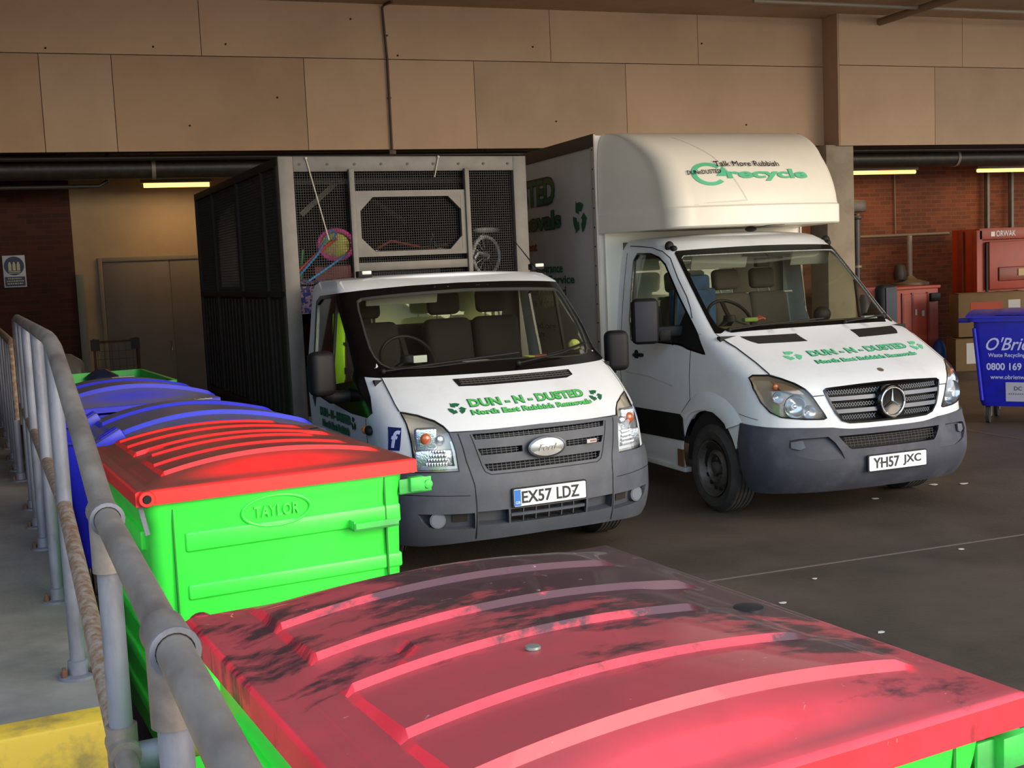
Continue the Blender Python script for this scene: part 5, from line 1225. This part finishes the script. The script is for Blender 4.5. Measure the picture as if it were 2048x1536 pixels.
# ------------------------------------------------------------------ handrail
def handrail():
    T = thing('handrail', 'galvanised tube handrail with posts along the walkway and step', 'handrail', (0, 0, 0), BAY)
    u = .265; r = .0245
    m = MB(); m.tube([(.195, .15, 1.50), (.214, 1.55, 1.535), (.225, 2.42, 1.555)], r, 18); m.build('top_rail', 'galvd', T)
    m = MB(); m.tube([(.225, 2.42, 1.555), (.235, 2.9, 1.645), (.248, 3.85, 1.828), (.25, 4.05, 1.845), (.255, 4.25, 1.848), (.275, 6.0, 1.848), (.29, 7.4, 1.848), (.29, 7.55, 1.835), (.29, 7.63, 1.80), (.29, 7.66, 1.75), (.29, 7.66, 1.2)], r, 18); m.build('top_rail', 'galvd', T)
    m = MB(); m.tube([(.29, 7.6, 1.32), (.252, 4.15, 1.318), (.248, 3.95, 1.31), (.223, 2.50, 1.07)], .023, 16); m.build('middle_rail', 'rust', T)
    m = MB(); m.tube([(.225, 2.44, 1.065), (.212, 1.4, 1.03), (.195, .2, 1.0)], .023, 16); m.build('middle_rail', 'galvd', T)
    def post(y, z0, z1, uu=u, foot=True):
        m = MB(); m.tube([(uu, y, z0), (uu, y, z1)], .0235, 18); p = m.build('post', 'galv', T)
        if foot:
            m = MB(); m.lathe([(.062, 0), (.062, .010), (.034, .013), (.032, .055), (.024, .058)], (uu, y, z0), 'z', 20); f = m.build('base_flange', 'galv', p)
            for a, b in ((-.045, -.02), (.045, -.02), (0, .05)): m = MB(); m.lathe([(.011, .01), (.011, .03), (.006, .034), (.006, .042)], (uu + a, y + b, z0), 'z', 6); m.build('base_bolt', mat('rusty_bolt', '#5b3a26', .8), f)
        return p
    for y in (3.99, 5.02, 6.10, 6.68, 7.25): post(y, .745, 1.84, .25 + (y - 4) * .011)
    for y, z in ((2.44, 1.555), (1.58, 1.535)):
        uu = .225 if y > 2 else .214; post(y, .455, z - .03, uu)
        m = MB(); m.lathe([(.031, -.115), (.031, 0)], (uu, y, z), 'z', 20); m.lathe([(.0315, -.05), (.0315, .05)], (uu, y, z), 'y', 20); t = m.build('tee_fitting', 'galvd', T)
        m = MB(); m.lathe([(.0335, -.057), (.0335, -.050), (.026, -.050), (.026, -.057)], (uu, y, z), 'y', 20, closed=True); m.build('fitting_collar', 'galv', t)
        z2 = 1.07 if y > 2 else 1.035
        m = MB(); m.lathe([(.031, -.05), (.031, .05)], (uu, y, z2), 'z', 18); m.lathe([(.031, -.05), (.031, .05)], (uu, y, z2), 'y', 18); m.build('cross_fitting', 'galvd', T)
    m = MB(); m.tube([(.253, 2.44, 1.045), (.36, 2.44, 1.045)], .031, 16); x = m.build('side_socket', 'galv', T)
    m = MB(); m.tube([(.35, 2.44, 1.045), (.43, 2.44, 1.045)], .023, 14); m.build('yellow_stub', mat('yellow_tube', '#c9ae4c', .5), T)
    # lower rail run beyond the end of the first one
    m = MB(); m.tube([(.27, 7.95, 1.2), (.27, 7.96, 1.64), (.27, 8.02, 1.68), (.27, 8.15, 1.685), (.27, 13.5, 1.685)], r, 14); m.build('far_rail', 'rust', T)
    for y in (8.4, 8.9, 9.5, 10.2, 11, 11.9, 12.9): post(y, .745, 1.68, .27, True)
handrail()

# ------------------------------------------------------------------ load seen through the cage (cage frame coordinates)
CT = Matrix.Translation((2.7028, 7.0113, 0)) @ Matrix.Rotation(R(4.648), 4, 'Z')
VT = Matrix.Translation((5.555, 7.187, 0)) @ Matrix.Rotation(R(1.541), 4, 'Z')
def placed(name, label, cat, M4, loc, rz=0, group=None):
    p = M4 @ Vector(loc); a = M4.to_euler().z; return thing(name, label, cat, p, a + rz, group)
def single(mb, name, m, M4, loc, label, cat, group=None, rz=0, **k):
    o = mb.build(name, m, None, **k); o.location = M4 @ Vector(loc); o.rotation_euler = (0, 0, M4.to_euler().z + rz); return tag(o, label, cat, group)
def load():
    m = MB(); random.seed(5)
    m.grid(lambda a, b: (a, b, .55 + .16 * math.sin(a * 7 + b * 2) + .12 * math.sin(b * 9 + a * 4)), [-1 + i / 12 for i in range(25)], [i / 8 for i in range(25)]); m.bx(-1, 1, 0, 3, -.40, .40)
    o = single(m, 'rubbish_heap', mat('brown_mixed_rubbish', '#3a261c', .9, dirt='#6a3a26', amt=.8, scale=7, thr=(.45, .6)), CT, (0, 3.15, 1.22), 'brown heap of mixed rubbish filling the cage body', 'rubbish heap'); o['kind'] = 'stuff'
    # bicycle wheel on the right
    T = placed('bicycle', 'small bicycle with white tyre and pale saddle behind the right of the mesh', 'bicycle', CT, (.80, 2.72, 2.13), .15)
    q = MB(); q.tube([(.135 * math.cos(2 * PI * i / 36), 0, .165 * math.sin(2 * PI * i / 36)) for i in range(36)], .016, 8, closed=True); w_ = q.build('wheel', mat('pale_worn_tyre', '#b7b5ae', .6, dirt='#55534e', amt=.8, scale=30), T)
    q = MB()
    for k in range(14): a = 2 * PI * k / 14; q.bar((0, 0, 0), (.13 * math.cos(a), 0, .16 * math.sin(a)), .002)
    q.lathe([(.022, -.03), (.022, .03)], (0, 0, 0), 'y', 12); q.build('spoke', 'silver', w_)
    q = MB(); q.add(*ball((.04, .03, .225), .13, 1.1, .5, .22)); q.build('saddle', mat('pale_saddle', '#b4b2aa', .5), T); q = MB(); q.tube([(.04, .06, .21), (-.08, .06, .12), (-.14, .06, -.02)], .014, 8); q.build('frame_tube', 'silver', T)
    q = MB(); q.tube([(-.14, -.03, -.02), (-.10, -.03, .03), (0, -.03, 0)], .02, 8); q.build('fork', 'silver', T)
    for i, (x, z, rz) in enumerate(((-.27, 2.215, .2), (.30, 2.22, -.3))):
        T = placed('bicycle_handlebar', ('chrome bicycle handlebar leaning behind the left of the hatch', 'chrome bicycle handlebar lying behind the right of the hatch')[i], 'handlebar', CT, (x, 2.70, z), rz)
        q = MB(); q.tube([(-.17, 0, .07), (-.08, 0, .05), (0, 0, .02), (.08, 0, .0), (.12, 0, -.06)] if i == 0 else [(-.12, 0, 0), (-.03, 0, .01), (.0, 0, .12), (.02, 0, .01), (.12, 0, .02)], .011, 8); q.build('bar', 'chrome', T)
        q = MB(); q.add(*ball((.06, 0, -.03), .035, 1.5, .8, .8)); q.build('stem_clamp', 'silver', T)
    single_tube = [('coat_hanger_pole', [(-.17, 0, -.17), (.0, 0, .0), (.13, 0, .20), (.17, .0, .17), (.14, 0, .12)], .010, '#2f7fc0', (-.74, 2.62, 2.19), 'bright blue plastic pole leaning in the left of the cage', 'pole'),
                   ('toy_pole', [(-.16, 0, -.12), (.04, 0, .05), (.20, 0, .16)], .014, '#d0432f', (-.76, 2.66, 2.16), 'bright red plastic pole crossing the blue one', 'pole'),
                   ('toy_pole', [(-.15, 0, -.10), (.1, 0, .05), (.24, 0, .14)], .009, '#3a9ad0', (-.74, 2.58, 2.05), 'thin light blue pole lowest of the bundle of poles', 'pole'),
                   ('toy_pole', [(-.05, 0, -.16), (-.02, 0, .10)], .012, '#2b7a45', (-.82, 2.70, 2.14), 'short green pole standing behind the red pole', 'pole')]
    for nm, P, r, c, loc, lab, cat in single_tube:
        q = MB(); q.tube(P, r, 8); single(q, nm, mat('plastic_' + c[1:], c, .4), CT, loc, lab, cat)
    T = placed('toy_net', 'round pink rimmed net with yellow green mesh beside the poles', 'net', CT, (-.55, 2.72, 2.27), .1)
    q = MB(); q.tube([(.15 * math.cos(2 * PI * i / 30), 0, .12 * math.sin(2 * PI * i / 30)) for i in range(30)], .02, 8, closed=True); q.build('rim', mat('pink_rim', '#c23c84', .5), T)
    q = MB(); q.add(*ball((0, .03, 0), .14, 1, .3, .8)); q.build('netting', mat('yellow_green_net', '#a3b83a', .7, dirt='#b8487a', amt=.8, scale=12), T)
    q = MB(); q.box((0, 0, 0), (.32, .22, .34)); single(q, 'plastic_crate', mat('dull_red_plastic', '#7a2420', .5), CT, (-.55, 2.96, 1.93), 'dull red plastic box under the toy net', 'box', bevel=.01)
    q = MB(); q.grid(lambda a, b: (a, b, .03 * math.sin(a * 20) * math.cos(b * 15)), [-.3 + i * .05 for i in range(13)], [-.15 + .05 * i for i in range(7)]); q.box((0, 0, -.14), (.62, .3, .22))
    single(q, 'folded_blanket', mat('patterned_blanket', '#3b3d7a', .8, dirt='#b08a86', amt=1, scale=26, detail=2, thr=(.5, .55)), CT, (-.62, 2.64, 1.97), 'patterned blue and pink blanket bundled at the lower left of the cage', 'blanket')
    q = MB(); q.tube([(-.3, 0, 0), (-.1, 0, .10), (.2, 0, .03), (.3, 0, .02)], .012, 8); single(q, 'scooter', mat('maroon_tube', '#6d2226', .4), CT, (.05, 2.78, 2.19), 'dark red bent scooter tube behind the middle of the hatch', 'scooter')
    q = MB(); q.box((0, 0, 0), (.62, .36, .28)); single(q, 'suitcase', mat('dark_blue_case', '#1c1e2a', .6), CT, (.05, 2.88, 1.92), 'dark blue suitcase lying behind the bottom strip of mesh', 'suitcase', bevel=.02)
    # things in the cabs
    def cloth(w, h, d, n=8, seed=1):
        mb = MB(); rnd = random.Random(seed)
        f = lambda a, b, s: (w * a * (1 - .25 * b), s * d + .02 * math.sin(a * 9 + seed) * (1 - b * .5), -h * (1 - b) + .0)
        us = [-1 + 2 * i / n for i in range(n + 1)]; vs = [i / n for i in range(n + 1)]
        mb.grid(lambda a, b: f(a, b, -.5), us, vs); mb.grid(lambda a, b: f(a, b, .5), us, vs); return mb
    q = MB(); hv = [(-.12, 0), (-.14, .30), (-.10, .60), (.08, .62), (.12, .30), (.11, .0)]
    T = placed('work_jacket', 'bright yellow hi-vis jacket with grey bands hanging in the cage truck cab', 'jacket', CT, (-.745, 1.98, 1.13), .9)
    q.prism(hv, lambda a, b: (a, -.04 - .01 * math.sin(a * 30), b), lambda a, b: (a, .04, b)); q.build('jacket_body', mat('hi_vis_yellow', (.50, .95, .03, 1), .7), T, bevel=.01)
    q = MB(); q.box((0, -.05, .33), (.26, .012, .02), Matrix.Rotation(.3, 3, 'Y')); q.box((0, -.05, .16), (.26, .012, .05)); q.build('dark_band', 'black', T)
    q = MB(); q.add(*ball((0, 0, 0), .042, 1.15, 1, 1, 9, 6)); single(q, 'cloth_ball', mat('pale_yellow_cloth', '#c9c96a', .8, bump=.6, bscale=30), CT, (.735, .98, 1.425), 'crumpled pale yellow cloth in the corner of the cage truck dashboard', 'cloth')
    q = MB(); q.box((0, 0, 0), (.19, .09, .004)); single(q, 'paper_sheet', mat('white_paper', '#d5d3cc', .7), CT, (-.09, .90, 1.368), 'white sheet of paper flat on the cage truck dashboard', 'paper')
    q = MB(); q.box((0, 0, 0), (.10, .02, .05)); single(q, 'paper_card', mat('white_paper', '#d5d3cc', .7), CT, (-.46, 1.06, 1.40), 'small white card behind the cage truck steering wheel', 'card')
    T = placed('work_glove', 'red and yellow work glove lying on the cage truck dashboard edge', 'glove', CT, (.38, .86, 1.372), .15)
    q = MB(); q.box((0, 0, 0), (.12, .06, .02)); q.build('palm', mat('red_brown_glove', '#8a4636', .8), T, bevel=.008)
    q = MB()
    for k in range(4): q.tube([(-.055, -.024 + .016 * k, .0), (-.11, -.03 + .018 * k, .0)], .008, 6)
    q.build('finger', mat('yellow_green_glove', '#a9b03c', .8), T)
    T = placed('work_glove', 'green and red work glove lying on the box van dashboard', 'glove', VT, (-.40, 1.30, 1.49), -.2)
    q = MB(); q.box((0, 0, .01), (.12, .08, .035)); q.build('palm', mat('green_glove', '#7f8c3e', .8), T, bevel=.012)
    q = MB()
    for k in range(4): q.tube([(.055, -.03 + .02 * k, .01), (.10, -.035 + .022 * k, .02 + .004 * k), (.12, -.035 + .022 * k, .01)], .010, 6)
    q.build('finger', mat('red_glove_tip', '#b3503e', .8), T)
    q = MB(); q.bx(-.22, .22, -.05, .05, 0, .56); q.bx(-.16, .16, -.055, .055, .54, .68)
    single(q, 'hanging_jacket', mat('dark_blue_cloth', '#2d4a6b', .9, dirt='#151b2b', amt=.9, scale=5), VT, (-.50, 2.06, 1.20), 'dark blue jacket draped over the driver seat of the box van', 'jacket', bevel=.03)
    q = MB(); q.box((0, 0, 0), (.13, .05, .03)); single(q, 'tissue_packet', mat('white_paper', '#d5d3cc', .7), VT, (.66, 1.12, 1.462), 'small white packet on the passenger end of the van dashboard', 'packet')
load()

# ------------------------------------------------------------------ back of the bay
def near_top(ob, x, y):
    """height of the surface of a bin lid under a point of the place"""
    par = ob.parent; mw = Matrix.Translation(par.location) @ Matrix.Rotation(par.rotation_euler.z, 4, 'Z')
    lp = mw.inverted() @ Vector((x, y, 0)); hit, p, n, i = ob.ray_cast(Vector((lp.x, lp.y, 3)), Vector((0, 0, -1)))
    return p.z if hit else 1.33
def lid_litter():
    m = MB(); m.lathe([(0, 0), (.013, 0), (.014, .002), (.013, .006), (0, .007)], (0, 0, 0), 'z', 16)
    o = m.build('bottle_cap', mat('dull_cap', '#7c8074', .4, .4)); o.location = (.665, 1.831, near_top(bpy.data.objects['lid'], .665, 1.831)); tag(o, 'small dull metal bottle cap lying on the grimy red lid', 'cap')
def back_things():
    ora = mat('compactor_red', '#9a300e', .5, dirt='#74230b', amt=.5, scale=4); ora2 = mat('dark_compactor_red', '#7d260f', .5, dirt='#5c1b0a', amt=.5, scale=4)
    T = thing('waste_compactor', 'tall red upright compactor with white maker name behind the boxes', 'compactor', (14.15, 16.2, 0))
    m = MB(); m.bx(.10, 2.2, .08, .62, .05, 2.33); m.build('cabinet', ora, T, bevel=.01)
    m = MB(); m.bx(.05, .10, .3, .42, .05, 2.30); m.build('guide_rail', ora2, T, bevel=.008)
    m = MB(); m.bx(.08, .20, -.02, .1, .05, 2.30); m.bx(2.06, 2.2, -.02, .1, .05, 2.30); m.bx(.14, 2.06, -.02, .1, 2.14, 2.33); m.build('door_frame', ora, T, bevel=.008)
    m = MB(); m.bx(.34, 2.0, -.03, .07, 1.28, 2.10); d = m.build('feed_door', ora, T, bevel=.012)
    m = MB(); m.bx(.52, 1.5, -.06, -.02, 1.42, 1.66); h = m.build('door_pocket', ora2, d, bevel=.02)
    m = MB(); m.bx(.92, 1.3, -.075, -.05, 1.50, 1.62); m.build('handle_plate', mat('brass_plate', '#a98f54', .5), d)
    m = MB(); m.bx(.26, .30, -.045, -.02, 1.25, 2.08); m.build('hinge_strip', 'black', T)
    m = MB()
    for i in range(5): m.bx(.2 + i * .38, .26 + i * .38, -.02, .08, .3, 1.25)
    m.build('stiffener', ora2, T)
    pm = plane_map((0, -.024, 0), (1, 0, 0), (0, 0, 1), (0, -1, 0))
    lettering('maker_lettering', text_geo('ORWAK', .42, .10, bold=.01), lambda a, b, e=0: pm(a + .70, b + 2.235, e), mat('letter_white', '#d9d5cc', .5), T)
    m = MB(); m.bx(.38, .46, -.026, -.018, 2.19, 2.27); m.build('maker_mark', mat('letter_white', '#d9d5cc', .5), T)
    T = thing('waste_baler', 'small red baler cabinet with black lock against the brick wall', 'baler', (12.70, 16.35, 0))
    m = MB(); m.bx(0, .86, 0, .7, .04, 1.36); m.build('cabinet', ora, T, bevel=.012)
    m = MB(); m.bx(-.02, .90, -.02, .72, 1.36, 1.41); m.build('lid', ora, T, bevel=.008)
    m = MB()
    for x in (.10, .30, .62): m.bx(x, x + .04, -.025, 0, .1, 1.3)
    m.build('door_stiffener', ora2, T)
    m = MB(); m.bx(.12, .74, -.015, 0, .12, 1.28); d = m.build('door', ora, T, bevel=.006)
    m = MB(); m.bx(.66, .86, -.07, -.01, 1.14, 1.28); m.build('lock', 'black', T, bevel=.02)
    m = MB(); m.bx(.36, .40, -.03, -.012, .92, 1.02); m.bx(.50, .55, -.03, -.012, .90, .99); m.build('door_latch', mat('pale_fitting', '#a89c92', .5), d)
    T = thing('parts_cabinet', 'dark red cabinet with grey bottle on top, left of the small baler', 'cabinet', (11.75, 16.7, 0))
    m = MB(); m.bx(0, .86, 0, .6, .03, 1.42); m.build('cabinet_body', ora2, T, bevel=.012)
    m = MB(); m.bx(.05, .81, -.015, .0, .1, 1.36); m.build('door', ora2, T, bevel=.005)
    m = MB(); m.lathe([(.0, .0), (.09, 0), (.10, .02), (.10, .38), (.05, .44), (0, .44)], (0, 0, 0), 'z', 20); o = m.build('gas_bottle', mat('slate_bottle', '#3f4650', .4)); o.location = (12.05, 16.35, 0); tag(o, 'slate grey bottle standing on the floor in front of the dark red cabinet', 'bottle'); o.scale = (1.0, 1.0, 3.0)
    cb = mat('brown_cardboard', '#735a38', .85, dirt='#5a4429', amt=.5, scale=3); cb2 = mat('light_cardboard', '#b8925c', .85, dirt='#94744a', amt=.4, scale=3); rp = mat('faded_red_print', '#a0442c', .8); lb = mat('pale_label', '#b5b2ac', .7)
    def carton(lab, x, y, z, w, d, h, m_, rz, prints):
        T = thing('cardboard_box', lab, 'box', (x, y, z), rz, 'cardboard boxes by the red compactor')
        q = MB(); q.bx(-w / 2, w / 2, 0, d, 0, h); q.build('carton', m_, T, bevel=.004)
        q = MB(); q.box((0, d * .25, h + .01), (w * .98, d * .48, .008), Matrix.Rotation(.05, 3, 'X')); q.box((0, d * .75, h + .01), (w * .98, d * .48, .008), Matrix.Rotation(-.05, 3, 'X')); q.build('top_flap', m_, T)
        for (a, b, c, e, mm) in prints:
            q = MB(); q.bx(a, b, -.004, .0, c, e); q.build('printed_panel', mm, T)
    carton('wide brown cardboard box with red print, lowest against the compactor', 13.84, 15.36, 0, 1.25, .4, .52, cb, -.33, [(-.45, -.20, .12, .46, lb), (.0, .3, .15, .34, rp)])
    carton('tall brown cardboard box with red panel, on top of the lowest box', 13.87, 15.40, .56, 1.15, .38, .70, cb, -.31, [(-.38, .15, .38, .56, rp), (.25, .45, .44, .58, lb), (-.08, .12, .05, .24, rp)])
    carton('light cardboard box at the right, partly behind the blue bin', 15.12, 15.05, 0, 1.1, .5, 1.24, cb2, -.33, [(-.42, -.24, .84, 1.0, lb), (-.30, .1, 1.08, 1.14, rp)])
    m = MB(); m.add(*ball((0, 0, .25), .12, 1.0, 1, 2.1)); o = m.build('blue_sack', mat('bright_blue_sack', '#1f3f80', .6)); o.location = (13.38, 16.12, 0); tag(o, 'small bright blue sack standing between the small baler and the cardboard boxes', 'sack')
    # roll cage trolley
    T = thing('roll_cage', 'rusty wire roll cage trolley in front of the grey double door', 'trolley', (-.02, 14.25, 0))
    q = MB()
    for x in (0, .48):
        for y in (0, .45): q.tube([(x, y, .1), (x, y, 1.40), ], .014, 8)
    for x in (0, .48): q.tube([(x, 0, 1.39), (x, .45, 1.39)], .014, 8)
    q.tube([(0, .45, 1.36), (.48, .45, 1.36)], .012, 8); q.build('frame', mat('rusty_brown_steel', '#54382a', .7, .2), T)
    q = MB()
    for i in range(13): z = .2 + i * .095; q.bar((0, .45, z), (.48, .45, z), .005); q.bar((0, 0, z), (0, .45, z), .005); q.bar((.48, 0, z), (.48, .45, z), .005)
    for i in range(6): x = .08 * i + .03; q.bar((x, .45, .2), (x, .45, 1.34), .005)
    q.build('wire_side', mat('rusty_brown_steel', '#54382a', .7, .2), T)
    for x0 in (-.04, .40): q = MB(); q.bx(x0, x0 + .10, -.02, .02, 1.28, 1.41); q.build('corner_plate', mat('dark_brown_plate', '#2d1d17', .7), T)
    q = MB(); q.bx(0, .48, 0, .45, .12, .15); b = q.build('base', mat('rusty_brown_steel', '#54382a', .7, .2), T)
    for x in (.05, .43):
        for y in (.05, .40): castor(T, x, y, .05)
    # bags in and beyond the open bin
    def bag(lab, loc, r, m_, seed, sz=1.0):
        rnd = random.Random(seed); v, f = ball((0, 0, 0), r, 1, 1, sz, 18, 12)
        v = [(x * (1 + .14 * math.sin(9 * z / r + seed)), y * (1 + .12 * math.sin(8 * x / r + seed)), z * (1 + .08 * math.cos(7 * y / r))) for x, y, z in v]
        q = MB(); q.add(v, f); o = q.build('rubbish_bag', m_); o.location = loc; tag(o, lab, 'bag')
    p = G(-3.95, 10.95, 1.03); bag('grey clear rubbish bag bulging above the open green bin', (p.x - .20, p.y + .15, 1.17), .17, mat('grey_film_bag', '#5d5752', .35), 1, 1.25)
    p = G(-3.62, 10.6, 1.0); bag('dark blue rubbish bag in the back of the open green bin', (p.x - .1, p.y, 1.13), .15, mat('navy_bag', '#1b2340', .4), 4, .9)
    p = G(-3.7, 10.1); 
    q = MB(); q.grid(lambda a, b: (a, b, .03 * math.sin(a * 11) * math.sin(b * 9)), [-.33 + .055 * i for i in range(13)], [-.5 + .1 * i for i in range(11)]); q.box((0, 0, -.25), (.66, .98, .4)); o = q.build('bin_contents', mat('grey_green_waste', '#5a6b5e', .9, dirt='#39443c', amt=.8, scale=8)); o.location = G(-3.69, 9.16) + Vector((.50 * math.cos(R(5.5)) - .78 * math.sin(R(5.5)), .5 * math.sin(R(5.5)) + .78 * math.cos(R(5.5)), .93)); o.rotation_euler = (0, 0, R(5.5)); tag(o, 'grey green loose waste filling the open green bin', 'waste', kind='stuff')
    # litter
    pm_ = mat('litter_white', '#c9c5bb', .8)
    L = [(6.95, 8.60, .035, 'small round white scrap on the floor, nearest the van bumper'), (6.67, 8.12, .05, 'torn white scrap of paper right of the van bumper'), (6.9, 8.02, .045, 'larger flat white scrap on the floor, furthest right of the van'), (5.35, 6.25, .03, 'white speck of litter by the floor joint, in front of the van'),
         (3.65, 5.75, .03, 'curled white scrap on bare floor beyond the red lid'), (3.80, 5.05, .025, 'white crumb of litter closest to the near red lid'), (4.1, 6.1, .02, 'tiny pale scrap between the joint and the curled scrap'), (5.9, 7.9, .045, 'folded grey scrap under the edge of the van bumper')]
    for i, (x, y, r, lab) in enumerate(L):
        rnd = random.Random(i); q = MB(); n = 7
        pts = [(r * (.6 + .5 * rnd.random()) * math.cos(2 * PI * k / n), r * .7 * (.6 + .5 * rnd.random()) * math.sin(2 * PI * k / n)) for k in range(n)]
        q.prism(pts, lambda a, b: (a, b, .0035 + .05 * abs(a) ), lambda a, b: (a, b, .006 + .05 * abs(a))); o = q.build('litter_scrap', pm_, None, smooth=False); o.location = (x, y, 0); tag(o, lab, 'litter')
back_things()
lid_litter()
